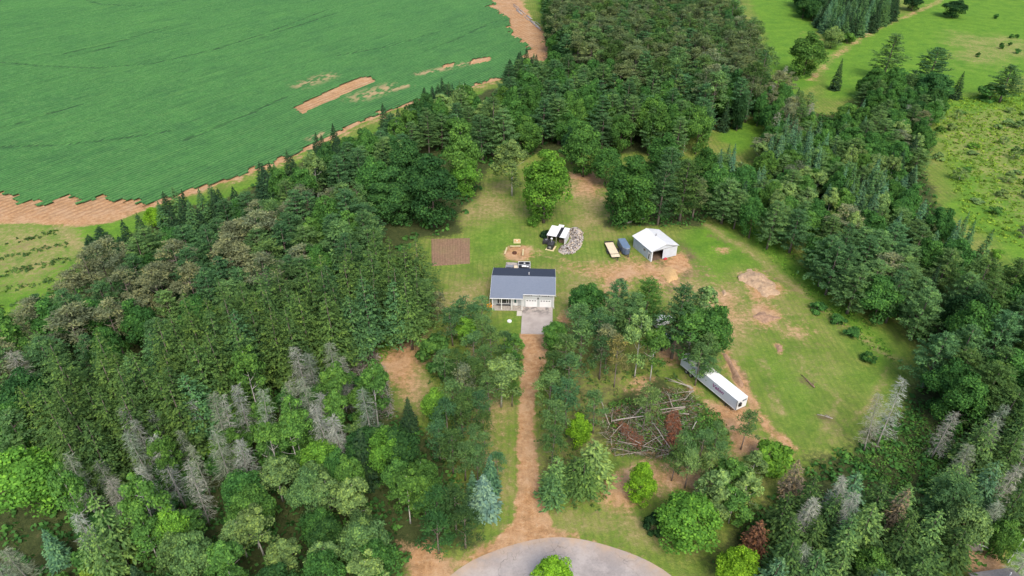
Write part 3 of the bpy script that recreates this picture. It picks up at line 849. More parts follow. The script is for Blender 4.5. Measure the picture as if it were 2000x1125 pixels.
# back patio
pt = MB().prism([(-5.4, D + 0.02), (1.4, D + 0.02), (1.4, D + 9.3), (-5.0, D + 9.3)], -0.15, 0.1).build('back_patio', M['concrete'])
pt.location = (HX, HY, 0); pt.rotation_euler = (0, 0, HR); tag(pt, kind='structure')
def at_house(x, y, z=0.1):
    a = local(x, y); return (a[0], a[1], z)
pen = empty('dog_pen', at_house(-0.25, D + 6.9), HR, 'low black roofed pen with white rim and white objects on it behind the house', 'pen')
box('pen_roof', M['black'], pen, -1.45, 1.45, -1.3, 1.5, 0.75, 0.83)
for a in ((-1.53, -1.452, -1.38, 1.58), (1.452, 1.53, -1.38, 1.58)): box('rim', M['white'], pen, *a, 0.70, 0.9)
box('rim', M['white'], pen, -1.45, 1.45, 1.502, 1.58, 0.70, 0.9)
box('divider', M['white'], pen, -1.44, 1.44, -0.05, 0.05, 0.831, 0.87)
for x in (-1.4, 1.4):
    for y in (-1.25, 1.45): box('leg', M['steel'], pen, x - 0.04, x + 0.04, y - 0.04, y + 0.04, 0, 0.749)
box('cushion', M['white'], pen, -0.6, 0.6, -1.0, -0.4, 0.831, 1.0, 0.04)
box('cushion', M['white'], pen, 0.65, 1.2, -1.1, -0.6, 0.831, 0.98, 0.04)
box('cushion', M['white'], pen, -0.15, 0.25, 0.55, 0.95, 0.831, 0.93, 0.04)
tbl = empty('patio_table', at_house(-3.9, D + 6.3), HR, 'grey patio table with benches on the slab behind the house', 'table')
box('tabletop', M['grey_metal'], tbl, -0.9, 0.9, -0.5, 0.5, 0.7, 0.76)
for x in (-0.75, 0.75):
    for y in (-0.4, 0.4): box('leg', M['steel'], tbl, x - 0.03, x + 0.03, y - 0.03, y + 0.03, 0, 0.699)
for y in (-0.95, 0.72): box('bench', M['grey_wood'], tbl, -0.85, 0.85, y, y + 0.25, 0.38, 0.44)
st = empty('back_step', at_house(-2.35, D + 6.2), HR, 'pale timber step box between the table and the black pen', 'step')
box('tread', M['tan_wood'], st, -0.5, 0.5, -1.2, 1.2, 0.25, 0.31)
box('skirt', M['timber'], st, -0.46, 0.46, -1.15, 1.15, 0, 0.249)

# golden shrub by the porch
def blob_shrub(name, loc, r, h, mat, n, size, seed, label, cat, group=None):
    rs = np.random.RandomState(seed)
    d = rs.normal(size=(n, 3)); d /= np.linalg.norm(d, axis=1)[:, None]; d[:, 2] = np.abs(d[:, 2])
    bump = 0.75 + 0.35 * vnoise(np.arctan2(d[:, 1], d[:, 0]) * 2, d[:, 2] * 3, 0.7, seed)
    C = d * np.array([r, r, h]) * (bump * (0.6 + 0.4 * rs.rand(n)))[:, None]
    me = leaf_mesh(name, C, d + rs.normal(size=(n, 3)) * 0.5, size * (0.7 + 0.6 * rs.rand(n)), 1.0, rs.rand(n), mat, rs)
    o = link(name, me); o.location = loc
    return tag(o, label, cat, group)

def leaf_mesh(name, C, N, s, aspect, tint, mat, rs, U=None, extra=None):
    """Diamond-shaped leaf clumps: centres C, normals N, half size s; U optional long axis."""
    n = len(C)
    N = N / (np.linalg.norm(N, axis=1)[:, None] + 1e-9)
    if U is None: U = rs.normal(size=(n, 3))
    U = U - N * (U * N).sum(1)[:, None]
    U /= (np.linalg.norm(U, axis=1)[:, None] + 1e-9)
    Wv = np.cross(N, U)
    s = np.asarray(s)[:, None]
    a = np.asarray(aspect); a = a[:, None] if a.ndim else a
    V = np.empty((n, 4, 3))
    V[:, 0] = C - U * s; V[:, 2] = C + U * s
    V[:, 1] = C + Wv * s * a - N * s * 0.15; V[:, 3] = C - Wv * s * a - N * s * 0.15
    F = np.arange(n * 4).reshape(n, 4)
    return np_mesh(name, V.reshape(-1, 3), F, [mat], {'tint': ('FACE', tint)})

o = blob_shrub('golden_shrub', (*G(955.5, 600), 0), 0.85, 1.1, M['foliage'], 700, 0.12, 4, 'small golden orange shrub at the left corner of the porch', 'shrub')
o.color = (0.75, 0.36, 0.03, 1)

# ------------------------------------------------------------------ pole barn
def build_barn():
    # ground corners: front-left (1272,510), front-right (1318,500), back-left (1243,488)
    a = Vector(G(1271, 513)); b = Vector(G(1319, 497)); c = Vector(G(1243, 489))
    ang = math.atan2(b.y - a.y, b.x - a.x)
    Wd = 7.9; Ln = 8.6
    ang = math.radians(24)
    a = Vector((36.2, 151.6))
    t = empty('pole_barn', (a.x, a.y, 0), ang, 'white roofed pole barn with its sliding door half open', 'barn')
    EZb, RZb = 3.25, 4.45
    m = Wd / 2
    # local: x along the gable front, y back
    box('wall', M['barn_siding_y_shaded'], t, 0, 0.12, 0, Ln, 0, EZb)
    box('wall', M['barn_siding_y_shaded'], t, Wd - 0.12, Wd, 0, Ln, 0, EZb)
    MB().extrude_y([(0.122, 0), (Wd - 0.122, 0), (Wd - 0.122, EZb), (m, RZb - 0.08), (0.122, EZb)], Ln - 0.12, Ln).build('wall', M['barn_siding'], t)
    MB().extrude_y([(0.122, 2.9), (Wd - 0.122, 2.9), (Wd - 0.122, EZb), (m, RZb - 0.08), (0.122, EZb)], 0, 0.12).build('gable', M['barn_siding'], t)
    box('wall', M['barn_siding'], t, 0.122, 0.4, 0.0, 0.12, 0, 2.898)
    box('wall', M['barn_siding'], t, Wd - 0.6, Wd - 0.122, 0.0, 0.12, 0, 2.898)
    d = box('sliding_door', M['barn_siding'], t, 3.5, Wd - 0.25, -0.12, -0.03, 0.1, 3.0)
    box('door_track', M['grey_metal'], t, 0.3, Wd - 0.2, -0.14, -0.002, 3.002, 3.12)
    box('dirt_floor', M['soil_dark'], t, 0.13, Wd - 0.13, 0.13, Ln - 0.13, 0.0, 0.04)
    for s, x0, x1 in ((0, -0.35, m), (1, m, Wd + 0.35)):
        zl = EZb - 0.35 * (RZb - EZb) / m
        if s == 0: poly = [(x0, zl), (m - 0.001, RZb), (m - 0.001, RZb + 0.08), (x0, zl + 0.08)]
        else: poly = [(m + 0.001, RZb), (x1, zl), (x1, zl + 0.08), (m + 0.001, RZb + 0.08)]
        MB().extrude_y(poly, -0.4, Ln + 0.4).build('roof_slope', M['barn_roof'], t)
    MB().extrude_y([(m - 0.25, RZb + 0.03), (m, RZb + 0.13), (m + 0.25, RZb + 0.03), (m, RZb + 0.10)], -0.41, Ln + 0.41).build('ridge_cap', M['white_metal'], t)
    box('chimney', M['grey_metal'], t, m - 0.15, m + 0.15, 4.2, 4.5, RZb + 0.1, RZb + 0.75)
    w = box('window', M['white'], t, -0.05, -0.002, 2.6, 3.7, 1.5, 2.4)
    for y in (2.68, 3.19): box('window_pane', M['glass'], w, -0.062, -0.0505, y, y + 0.42, 1.58, 2.32)
    sd = box('side_door', M['white'], t, -0.05, -0.002, 0.45, 1.5, 0.05, 2.3)
    box('door_pane', M['glass'], sd, -0.062, -0.0505, 0.7, 1.2, 0.4, 1.9)
    box('corner_trim', M['white'], t, -0.04, 0.12, -0.05, -0.002, 0, 2.99)
    box('corner_trim', M['white'], t, Wd - 0.12, Wd + 0.04, -0.05, -0.002, 0, 2.99)
    v = Matrix.Rotation(ang, 2) @ Vector((4.1, -0.6))
    can = empty('fuel_can', (a.x + v.x, a.y + v.y, 0.02), ang, 'red plastic container on the dirt by the barn door', 'container')
    box('can_body', M['red'], can, -0.45, 0.45, -0.2, 0.2, 0, 0.4, 0.04)
    MB().tube([(-0.3, 0, 0.4), (-0.25, 0, 0.55), (0.25, 0, 0.55), (0.3, 0, 0.4)], 0.04, 6).build('handle', M['red'], can)
build_barn()

# ------------------------------------------------------------------ trailers
def wheel(parent, x, y, z=0.36, r=0.36, wd=0.24):
    w = MB().cyl((x, y, z), (1, 0, 0), r, wd, 18).build('wheel', M['rubber'], parent)
    MB().cyl((x, y, z), (1, 0, 0), r * 0.55, wd + 0.03, 12).build('rim', M['grey_metal'], w)

def build_flatbed():
    a = Vector(G(1186, 473, 0.8)); b = Vector(G(1205, 502, 0.8))
    mid = (Vector(G(1196, 487, 0.8)))
    d = (Vector(G(1203.5, 501, 0.8)) - Vector(G(1189.5, 473.5, 0.8)))
    ang = math.atan2(d.x, -d.y)        # local -y is towards the hitch (towards the camera)
    t = empty('flatbed_trailer', (mid.x, mid.y, 0), ang, 'black flatbed trailer with pale board deck parked beside the enclosed trailer', 'trailer')
    L = d.length; w = 1.15
    n = 7
    for i in range(n):
        x0 = -w + i * 2 * w / n
        box('deck_board', M['tan_wood'], t, x0 + 0.006, x0 + 2 * w / n - 0.006, -L / 2 + 1.45, L / 2, 0.74, 0.79)
    box('dovetail', M['tan_wood'], t, -w, w, -L / 2 - 0.15, -L / 2 + 1.28, 0.74, 0.79)
    box('crossbar', M['black'], t, -w - 0.06, w + 0.06, -L / 2 + 1.29, -L / 2 + 1.44, 0.72, 0.83)
    for x in (-w - 0.10, w + 0.003): box('side_rail', M['black'], t, x, x + 0.095, -L / 2 - 0.1, L / 2, 0.6, 0.82)
    box('head_rail', M['black'], t, -w - 0.1, w + 0.1, L / 2 + 0.005, L / 2 + 0.12, 0.6, 1.15)
    box('chassis', M['steel'], t, -0.6, 0.6, -L / 2, L / 2, 0.5, 0.72)
    for s in (-1, 1):
        for y in (-0.7, 0.25): wheel(t, s * (w + 0.28), y - 0.2)
        box('fender', M['black'], t, s * (w + 0.28) - 0.16, s * (w + 0.28) + 0.16, -1.35, 0.5, 0.78, 0.83)
    tn = MB(); tn.tube([(-0.7, -L / 2 - 0.1, 0.55), (0, -L / 2 - 1.5, 0.5)], 0.06, 6); tn.tube([(0.7, -L / 2 - 0.1, 0.55), (0, -L / 2 - 1.5, 0.5)], 0.06, 6)
    tn.tube([(0, -L / 2 - 1.3, 0.0), (0, -L / 2 - 1.3, 0.9)], 0.05, 6)
    tn.build('tongue', M['steel'], t)
build_flatbed()

def build_enclosed():
    p0 = Vector(G(1214, 466, 2.3)); p1 = Vector(G(1225, 484, 2.3))
    mid = (p0 + p1) / 2; d = p1 - p0
    ang = math.atan2(d.x, -d.y)
    t = empty('enclosed_trailer', (mid.x, mid.y, 0), ang, 'slate blue enclosed cargo trailer parked next to the barn', 'trailer')
    w = 1.05; L = 5.2
    def sec(y0, y1, wf0, wf1):
        return None
    v = []
    body = MB().prism([(-w, L / 2), (-w, -L / 2 + 0.5), (-0.45, -L / 2 - 0.35), (0.45, -L / 2 - 0.35), (w, -L / 2 + 0.5), (w, L / 2)], 0.45, 2.25)
    body.build('body', M['blue_trailer'], t, bevel=0.05)
    MB().prism([(-w + .06, L / 2 - .05), (-w + .06, -L / 2 + 0.52), (-0.42, -L / 2 - 0.27), (0.42, -L / 2 - 0.27), (w - .06, -L / 2 + 0.52), (w - .06, L / 2 - .05)], 2.252, 2.33).build('roof', M['trailer_roof'], t, bevel=0.05)
    MB().tube([(-w + .05, -L / 2 + 0.5, 2.27), (-0.45, -L / 2 - 0.33, 2.27), (0.45, -L / 2 - 0.33, 2.27), (w - .05, -L / 2 + 0.5, 2.27)], 0.045, 6).build('front_trim', M['grey_metal'], t)
    for s in (-1, 1):
        for y in (-0.1, 0.75): wheel(t, s * (w - 0.1), y, 0.34, 0.34, 0.3)
        box('fender', M['steel'], t, s * (w + 0.12) - 0.1, s * (w + 0.12) + 0.1, -0.55, 1.2, 0.72, 0.8)
    box('side_door', M['blue_trailer'], t, w + 0.002, w + 0.03, -1.9, -1.1, 0.55, 2.1)
    box('marker_lamp', M['grey_metal'], t, -0.2, 0.2, -L / 2 - 0.39, -L / 2 - 0.355, 1.95, 2.05)
    tn = MB(); tn.tube([(-0.6, -L / 2, 0.45), (0, -L / 2 - 1.5, 0.42)], 0.06, 6); tn.tube([(0.6, -L / 2, 0.45), (0, -L / 2 - 1.5, 0.42)], 0.06, 6)
    tn.tube([(0, -L / 2 - 1.2, 0.02), (0, -L / 2 - 1.2, 0.8)], 0.05, 6)
    tn.build('tongue', M['steel'], t)
build_enclosed()

def text_mesh(txt, size, depth, shear=0.25):
    c = bpy.data.curves.new('lettering', 'FONT')
    c.body = txt; c.size = size; c.extrude = depth; c.shear = shear; c.offset = 0.02
    o = bpy.data.objects.new('lettering_tmp', c); COL.objects.link(o)
    dg = bpy.context.evaluated_depsgraph_get()
    me = bpy.data.meshes.new_from_object(o.evaluated_get(dg))
    bpy.data.objects.remove(o); bpy.data.curves.remove(c)
    return me

def build_semi():
    zt = 3.6
    # roof edge of the near side: nose corner (1441,832-?) measured in the photo
    n0 = Vector(G(1441.5, 783, zt)); n1 = Vector(G(1457.5, 772, zt)); r0 = Vector(G(1332, 694, zt))
    d = (n0 - r0); L = 15.6
    d = d.normalized()
    ang = math.atan2(d.y, d.x)       # local +x towards the nose
    t = empty('semi_trailer', (n0.x, n0.y, 0), ang, 'long white semi trailer with purple script lettering parked under the pines', 'trailer')
    w = 2.6
    # body from x=-L..0, y=0..w (to the left of travel = away from the camera)
    box('side_panel', M['trailer_side_shaded'], t, -L, 0, 0, 0.06, 1.25, zt - 0.08)
    box('side_panel', M['trailer_side_shaded'], t, -L, 0, w - 0.06, w, 1.25, zt - 0.08)
    box('nose_panel', M['white_metal'], t, 0.002, 0.08, 0.02, w - 0.02, 1.25, zt - 0.08)
    box('rear_doors', M['white_metal'], t, -L - 0.07, -L - 0.002, 0.02, w - 0.02, 1.25, zt - 0.08)
    box('roof', M['white_metal'], t, -L - 0.05, 0.06, -0.01, w + 0.01, zt - 0.078, zt, 0.02)
    box('floor_frame', M['steel'], t, -L, 0, 0.02, w - 0.02, 1.1, 1.249)
    box('corner_post', M['grey_metal'], t, -0.12, 0.01, -0.02, -0.002, 1.25, zt - 0.08)
    for i in range(12):
        x = -L + 0.65 + i * 1.22
        box('side_rib', M['trailer_side_shaded'], t, x, x + 0.04, -0.016, -0.001, 1.3, zt - 0.12)
    box('bottom_rail', M['white_metal'], t, -L, 0, -0.03, -0.001, 1.1, 1.24)
    box('chiller_unit', M['black'], t, 0.082, 0.42, 0.25, 0.85, 2.2, 3.0, 0.03)
    box('nose_emblem', M['blue_trailer'], t, 0.081, 0.09, 1.25, 2.35, 2.9, 3.25)
    for y in (0.3, w - 0.3):
        box('landing_leg', M['steel'], t, -2.9, -2.75, y - 0.07, y + 0.07, 0.05, 1.0)
        box('foot', M['steel'], t, -2.97, -2.68, y - 0.14, y + 0.14, 0, 0.05)
    for x in (-13.8, -12.5):
        for y in (0.25, w - 0.25):
            wl = MB().cyl((x, y, 0.52), (0, 1, 0), 0.52, 0.42, 18).build('wheel', M['rubber'], t)
            MB().cyl((x, y, 0.52), (0, 1, 0), 0.28, 0.44, 12).build('rim', M['grey_metal'], wl)
        MB().cyl((x, w / 2, 0.52), (0, 1, 0), 0.08, w - 0.6, 8).build('axle', M['steel'], t)
    me = text_mesh('Velon', 1.15, 0.01)
    me.materials.append(M['purple'])
    o = link('lettering', me, t)
    o.location = (-6.7, -0.02, 2.25); o.rotation_euler = (math.radians(90), 0, 0); o.scale = (1.15, 1.0, 1.0)
build_semi()

def build_camper():
    p = G(1296, 661, 2.2)
    t = empty('parked_camper', (p[0], p[1], 0), math.radians(35), 'small white topped camper half hidden among the pines', 'camper')
    box('body', M['shutter'], t, -2.4, 2.2, -1.05, 1.05, 0.5, 1.5, 0.06)
    MB().extrude_y([(-2.4, 1.502), (2.2, 1.502), (2.1, 2.1), (1.7, 2.3), (-2.0, 2.3), (-2.4, 2.0)], -1.05, 1.05).build('roof', M['white'], t, bevel=0.04)
    for y0, y1 in ((-1.07, -1.052),):
        for x in (-1.6, -0.2, 1.0): box('window', M['glass'], t, x, x + 0.8, y0, y1, 1.55, 1.95)
    for x in (-1.2, 1.4):
        for y in (-0.98, 0.98):
            w = MB().cyl((x, y, 0.36), (0, 1, 0), 0.36, 0.24, 16).build('wheel', M['rubber'], t)
    box('bumper', M['grey_metal'], t, 2.21, 2.35, -1.0, 1.0, 0.45, 0.65)
    p = G(1296, 617, 2.4)
    t = empty('parked_van', (p[0], p[1], 0), math.radians(30), 'white van roof glimpsed through branches north of the camper', 'van')
    box('body', M['white'], t, -2.4, 1.6, -0.95, 0.95, 0.4, 1.4, 0.08)
    MB().extrude_y([(-2.4, 1.402), (1.2, 1.402), (0.6, 2.2), (-2.3, 2.25)], -0.9, 0.9).build('roof', M['white'], t, bevel=0.05)
    box('hood', M['white'], t, 1.602, 2.6, -0.9, 0.9, 0.45, 1.15, 0.08)
    box('window', M['glass'], t, -2.0, 0.4, -0.925, -0.902, 1.5, 2.0)
    for x in (-1.5, 1.7):
        for y in (-0.9, 0.9): MB().cyl((x, y, 0.34), (0, 1, 0), 0.34, 0.22, 16).build('wheel', M['rubber'], t)
build_camper()

# ------------------------------------------------------------------ lean-to woodshed, stove and firewood
def build_woodshed():
    p = Vector(G(1090, 481))
    ang = math.radians(-20)
    # local frame: x right, y back; front edge at y=0
    o = Vector(G(1069, 474))
    t = empty('woodshed', (o.x, o.y, 0), ang, 'open fronted lean-to shed with white roof sheets and a black stripe', 'shed')
    w, d = 4.9, 4.4
    f, b = 2.5, 2.9
    def roofp(x0, x1, mat, dz=0.0, ya=-0.3, yb=None):
        yb = d + 0.3 if yb is None else yb
        za = f + (b - f) * ya / d; zb = f + (b - f) * yb / d
        MB().extrude_x([(ya, za + dz), (yb, zb + dz), (yb, zb + dz + 0.05), (ya, za + dz + 0.05)], x0, x1).build('roof_panel', M[mat], t)
    roofp(-0.2, 1.3, 'white_metal'); roofp(1.304, 2.55, 'white_metal'); roofp(2.553, 3.45, 'black', -0.004); roofp(3.453, w + 0.15, 'white_metal')
    roofp(1.6, 3.1, 'white_metal', 0.06, d + 0.1, d + 1.2)
    box('wall', M['white_metal'], t, w - 0.08, w, 0, d, 0, f - 0.02)
    box('wall', M['shutter'], t, 0, 0.08, 1.5, d, 0, f - 0.02)
    box('wall', M['grey_wood'], t, 0.082, w - 0.082, d - 0.08, d, 0, b - 0.1)
    for x in (0.0, 2.4, w - 0.22): box('post', M['grey_wood'], t, x, x + 0.12, 0.0, 0.12, 0, f - 0.02)
    # stacked wood inside
    rs = random.Random(5)
    for i in range(5):
        for j in range(3):
            MB().cyl((3.1 + 0.3 * i, 1.4, 0.2 + 0.32 * j), (0, 1, 0), 0.15, 0.5, 7).build('stacked_log', M['brown_wood'], t)
    # boiler in front
    q = Vector(G(1077, 483))
    s = empty('outdoor_stove', (q.x, q.y, 0), ang, 'black outdoor wood stove with white flue cap in front of the lean-to shed', 'stove')
    box('base', M['timber'], s, -1.15, 1.15, -1.9, 0.9, 0.0, 0.12)
    box('body', M['black'], s, -0.75, 0.75, -1.5, 0.7, 0.121, 1.5, 0.05)
    MB().extrude_y([(-0.8, 1.502), (0.8, 1.502), (0, 1.75)], -1.55, 0.75).build('lid', M['steel'], s)
    MB().cyl((0, -0.1, 2.1), (0, 0, 1), 0.14, 1.1, 10).build('flue', M['grey_metal'], s)
    MB().cyl((0, -0.1, 2.75), (0, 0, 1), 0.3, 0.2, 12).build('flue_cap', M['white'], s)
    box('firebox_door', M['grey_metal'], s, -0.35, 0.35, -1.54, -1.502, 0.5, 1.1)
    # junk at the west side
    q = Vector(G(1066, 462))
    h = blob_shrub('green_shrub', (q.x, q.y, 0), 1.8, 1.9, M['foliage'], 1500, 0.22, 9, 'dark green bush against the west side of the woodshed', 'shrub')
    h.color = (0.02, 0.05, 0.025, 1)
    q = Vector(G(1067, 476))
    tp = empty('covered_mower', (q.x, q.y, 0), ang, 'dark covered machine standing left of the black stove', 'machine')
    box('cover', M['shutter'], tp, -0.9, 0.9, -0.7, 0.7, 0.3, 1.2, 0.12)
    for x in (-0.7, 0.7):
        for y in (-0.6, 0.6): MB().cyl((x, y, 0.25), (1, 0, 0), 0.25, 0.15, 12).build('wheel', M['rubber'], tp)
    box('seat', M['grey_metal'], tp, -0.25, 0.25, -0.25, 0.25, 1.2, 1.45, 0.05)
build_woodshed()

def log_pile(name, outline, count, seed, label, hmax, mats, size=0.55):
    """A heap of split firewood: many short logs lying every way."""
    P = Gpoly(outline); rs = np.random.RandomState(seed)
    V = []; F = []; mi = []
    lo = P.min(0); hi = P.max(0)
    k = 0
    while k < count:
        x, y = lo + rs.rand(2) * (hi - lo)
        if not inpoly(P, np.array([x]), np.array([y]))[0]: continue
        dd = segdist(P, np.array([x]), np.array([y]), True)[0]
        top = hmax * min(1, dd / 1.6)
        z = top * rs.rand() ** 0.5 + 0.1
        a = rs.rand() * math.pi * 2; e = (rs.rand() - 0.5) * 0.9
        ax = Vector((math.cos(a) * math.cos(e), math.sin(a) * math.cos(e), math.sin(e)))
        u = ax.cross(Vector((0, 0, 1))).normalized(); v = ax.cross(u)
        L = size * (0.35 + 0.3 * rs.rand()); r = 0.10 + 0.09 * rs.rand()
        b = len(V); c = Vector((x, y, z))
        m = rs.randint(len(mats))
        for s in (-1, 1):
            for j in range(4):
                t = math.pi * 2 * j / 4
                V.append(tuple(c + ax * s * L + (u * math.cos(t) + v * math.sin(t)) * r))
        for j in range(4): F.append((b + j, b + (j + 1) % 4, b + 4 + (j + 1) % 4, b + 4 + j)); mi.append(m)
        F.append((b + 3, b + 2, b + 1, b)); F.append((b + 4, b + 5, b + 6, b + 7)); mi += [m, m]
        k += 1
    me = np_mesh(name, V, F, mats, midx=mi)
    return tag(link(name, me), label, 'pile', None, 'stuff')
M['cut_pale'] = simple('pale_cut_wood', (0.48, 0.40, 0.30), 0.85, 0.2, 3)
M['cut_grey'] = simple('silver_cut_wood', (0.36, 0.335, 0.32), 0.85, 0.2, 3)
M['cut_dark'] = simple('dark_firewood_bark', (0.11, 0.085, 0.07), 0.9, 0.3, 3)
log_pile('firewood_pile', [(1114, 447), (1128, 446), (1138, 455), (1138, 472), (1132, 485), (1118, 496), (1100, 497), (1090, 491), (1096, 482), (1108, 478), (1116, 466), (1108, 456)], 1500, 3,
         'crescent heap of split firewood on the grass east of the woodshed', 1.3, [M['cut_pale'], M['cut_grey'], M['cut_dark'], M['cut_grey']])

# ------------------------------------------------------------------ fire pit, benches, planter, garden
p = G(1005, 495)
pit = empty('fire_pit', (p[0], p[1], 0), 0, 'round rusty fire ring in the middle of the sand patch', 'fire pit')
rg = MB()
n = 16
for i in range(n):
    t0 = 2 * math.pi * i / n; t1 = 2 * math.pi * (i + 1) / n
    c0, s0, c1, s1 = math.cos(t0), math.sin(t0), math.cos(t1), math.sin(t1)
    v = [(0.62 * c0, 0.62 * s0, 0), (0.62 * c1, 0.62 * s1, 0), (0.62 * c1, 0.62 * s1, 0.35), (0.62 * c0, 0.62 * s0, 0.35), (0.52 * c0, 0.52 * s0, 0.35), (0.52 * c1, 0.52 * s1, 0.35), (0.52 * c1, 0.52 * s1, 0.02), (0.52 * c0, 0.52 * s0, 0.02)]
    rg.add(v, [(0, 1, 2, 3), (3, 2, 5, 4), (4, 5, 6, 7)])
rg.build('ring', M['rust'], pit)
MB().cyl((0, 0, 0.06), (0, 0, 1), 0.51, 0.08, 16).build('ash_bed', M['soil_dark'], pit)
for i in range(4):
    a = i * 0.8
    MB().tube([(-0.4 * math.cos(a), -0.4 * math.sin(a), 0.14), (0.4 * math.cos(a), 0.4 * math.sin(a), 0.24)], 0.06, 6).build('charred_log', M['rust'], pit)
def bench(p0, p1, label):
    a = Vector(G(*p0)); b = Vector(G(*p1)); d = b - a
    t = empty('timber_bench', (*((a + b) / 2), 0), math.atan2(d.y, d.x), label, 'bench', 'timber benches round the fire pit')
    L = d.length / 2
    box('seat_beam', M['timber'], t, -L, L, -0.17, 0.17, 0.28, 0.46, 0.02)
    for x in (-L * 0.75, L * 0.75): box('block', M['brown_wood'], t, x - 0.15, x + 0.15, -0.15, 0.15, 0, 0.279)
bench((996, 483), (1017, 483), 'long pale timber bench on the north side of the fire pit')
bench((986, 498), (990, 486), 'pale timber bench on the west side of the fire pit')
bench((1021, 501), (1022, 489), 'pale timber bench on the east side of the fire pit')
p = G(1010, 472)
sb = empty('sandbox', (p[0], p[1], 0), 0, 'small square timber sandbox on the lawn north of the fire pit', 'sandbox')
w, d = 0.95, 0.95
for a in ((-w, w, -d, -d + 0.14), (-w, w, d - 0.14, d), (-w, -w + 0.14, -d + 0.142, d - 0.142), (w - 0.14, w, -d + 0.142, d - 0.142)): box('side_board', M['timber'], sb, *a, 0, 0.3)
box('sand', M['sand'], sb, -w + 0.142, w - 0.142, -d + 0.142, d - 0.142, 0, 0.2)
box('toy', M['white'], sb, -0.2, 0.15, -0.1, 0.15, 0.2, 0.32, 0.03)

def build_garden():
    P = [G(842, 467), G(918, 465), G(918, 515), G(843, 520)]
    A, B, C, Dd = [Vector(p) for p in P]
    nr = 15; sub = 6; nl = 60
    V = []; F = []
    rs = random.Random(8)
    cols = nr * sub + 1
    for j in range(nl + 1):
        v = j / nl
        for i in range(cols):
            u = i / (cols - 1)
            q = (A * (1 - u) + B * u) * (1 - v) + (Dd * (1 - u) + C * u) * v
            h = 0.11 * (0.5 - 0.5 * math.cos(2 * math.pi * i / sub)) + rs.uniform(-0.02, 0.03)
            edge = 0 if 0 < i < cols - 1 and 0 < j < nl else -0.12
            V.append((q.x + rs.uniform(-.03, .03), q.y, 0.08 + h + edge))
    for j in range(nl):
        for i in range(cols - 1):
            a = j * cols + i
            F.append((a, a + cols, a + cols + 1, a + 1))
    k = NT('tilled_brown_soil')
    f = k.noise(1.5, 6, 0.75); g = k.noise(0.25, 3)
    c = k.ramp(f, [(0.3, (0.13, 0.078, 0.045)), (0.7, (0.27, 0.17, 0.105))])
    c = k.mix(k.mr(g, 0.45, 0.7, 0, 0.5), c, (0.2, 0.16, 0.07))
    k.l(c, k.b.inputs['Base Color']); k.b.inputs['Roughness'].default_value = 1.0; k.bump(f, 0.6, 0.05)
    me = np_mesh('garden_bed', V, F, [k.m], smooth=True)
    tag(link('garden_bed', me), 'rectangular tilled brown garden bed with furrows left of the house', 'garden bed')
build_garden()

# ------------------------------------------------------------------ heaps of earth, straw and stone in the east yard
def mound(name, outline, h, mat, seed, label, rough=0.25, res=0.35):
    P = Gpoly(outline); lo = P.min(0); hi = P.max(0)
    xs = np.arange(lo[0] - .4, hi[0] + .4, res); ys = np.arange(lo[1] - .4, hi[1] + .4, res)
    X, Y = np.meshgrid(xs, ys)
    d = segdist(P, X, Y, True) * np.where(inpoly(P, X, Y), 1, -1)
    d = d + (vnoise(X, Y, 2.4, seed + 5) - 0.55) * min(hi - lo) * 0.35
    r = min(hi - lo) / 2
    Z = h * np.clip(d / r, -0.2, 1) ** 1 * (0.6 + 0.8 * vnoise(X, Y, 1.8, seed)) + rough * (vnoise(X, Y, 0.6, seed + 1) - 0.5) * np.clip(d, 0, 1)
    Z = np.where(d < 0, -0.25, Z + 0.06)
    idx = np.arange(X.size).reshape(X.shape)
    F = np.stack([idx[:-1, :-1], idx[:-1, 1:], idx[1:, 1:], idx[1:, :-1]], -1)
    keep = (d[:-1, :-1] > -res * 1.5) & (d[1:, 1:] > -res * 1.5)
    F = F[keep]
    u, inv = np.unique(F.ravel(), return_inverse=True)
    V = np.stack([X.ravel()[u], Y.ravel()[u], Z.ravel()[u]], 1)
    return tag(link(name, np_mesh(name, V, inv.reshape(-1, 4), [mat], smooth=True)), label, 'mound')
def earth_mat(name, a, b, sc=1.6):
    k = NT(name); f = k.noise(sc, 6, 0.75)
    k.l(k.ramp(f, [(0.3, a), (0.7, b)]), k.b.inputs['Base Color']); k.b.inputs['Roughness'].default_value = 1.0; k.bump(f, 0.8, 0.15)
    return k.m
M['straw'] = earth_mat('straw_manure', (0.24, 0.16, 0.095), (0.50, 0.36, 0.23))
M['earth'] = earth_mat('red_brown_earth', (0.17, 0.10, 0.06), (0.42, 0.27, 0.17))
M['yellow_sand'] = earth_mat('golden_sand_heap', (0.36, 0.22, 0.09), (0.56, 0.38, 0.18), 2.5)
mound('straw_mound', [(1442, 532), (1466, 527), (1490, 537), (1520, 560), (1522, 570), (1500, 582), (1484, 580), (1470, 566), (1448, 550)], 1.2, M['straw'], 31, 'pale heap of straw and manure beside the grass bank', 0.7)
mound('sand_heap', [(1292, 520), (1312, 516), (1327, 528), (1322, 545), (1308, 552), (1294, 542)], 0.7, M['yellow_sand'], 32, 'golden sand heap in front of the barn opening', 0.2)
mound('earth_mound', [(1475, 605), (1495, 603), (1524, 622), (1516, 632), (1490, 630), (1474, 620)], 0.45, M['earth'], 33, 'low reddish earth heap south of the straw mound', 0.4)
mound('dirt_pile', [(1514, 674), (1528, 675), (1530, 688), (1518, 690)], 0.5, M['earth'], 34, 'tiny disturbed dirt heap alone on the open grass', 0.5, 0.2)
mound('earth_bank', [(1409, 690), (1418, 688), (1430, 706), (1452, 750), (1450, 768), (1440, 752), (1424, 722)], 0.9, M['earth'], 35, 'long narrow ridge of dark earth beside the semi trailer', 0.4)
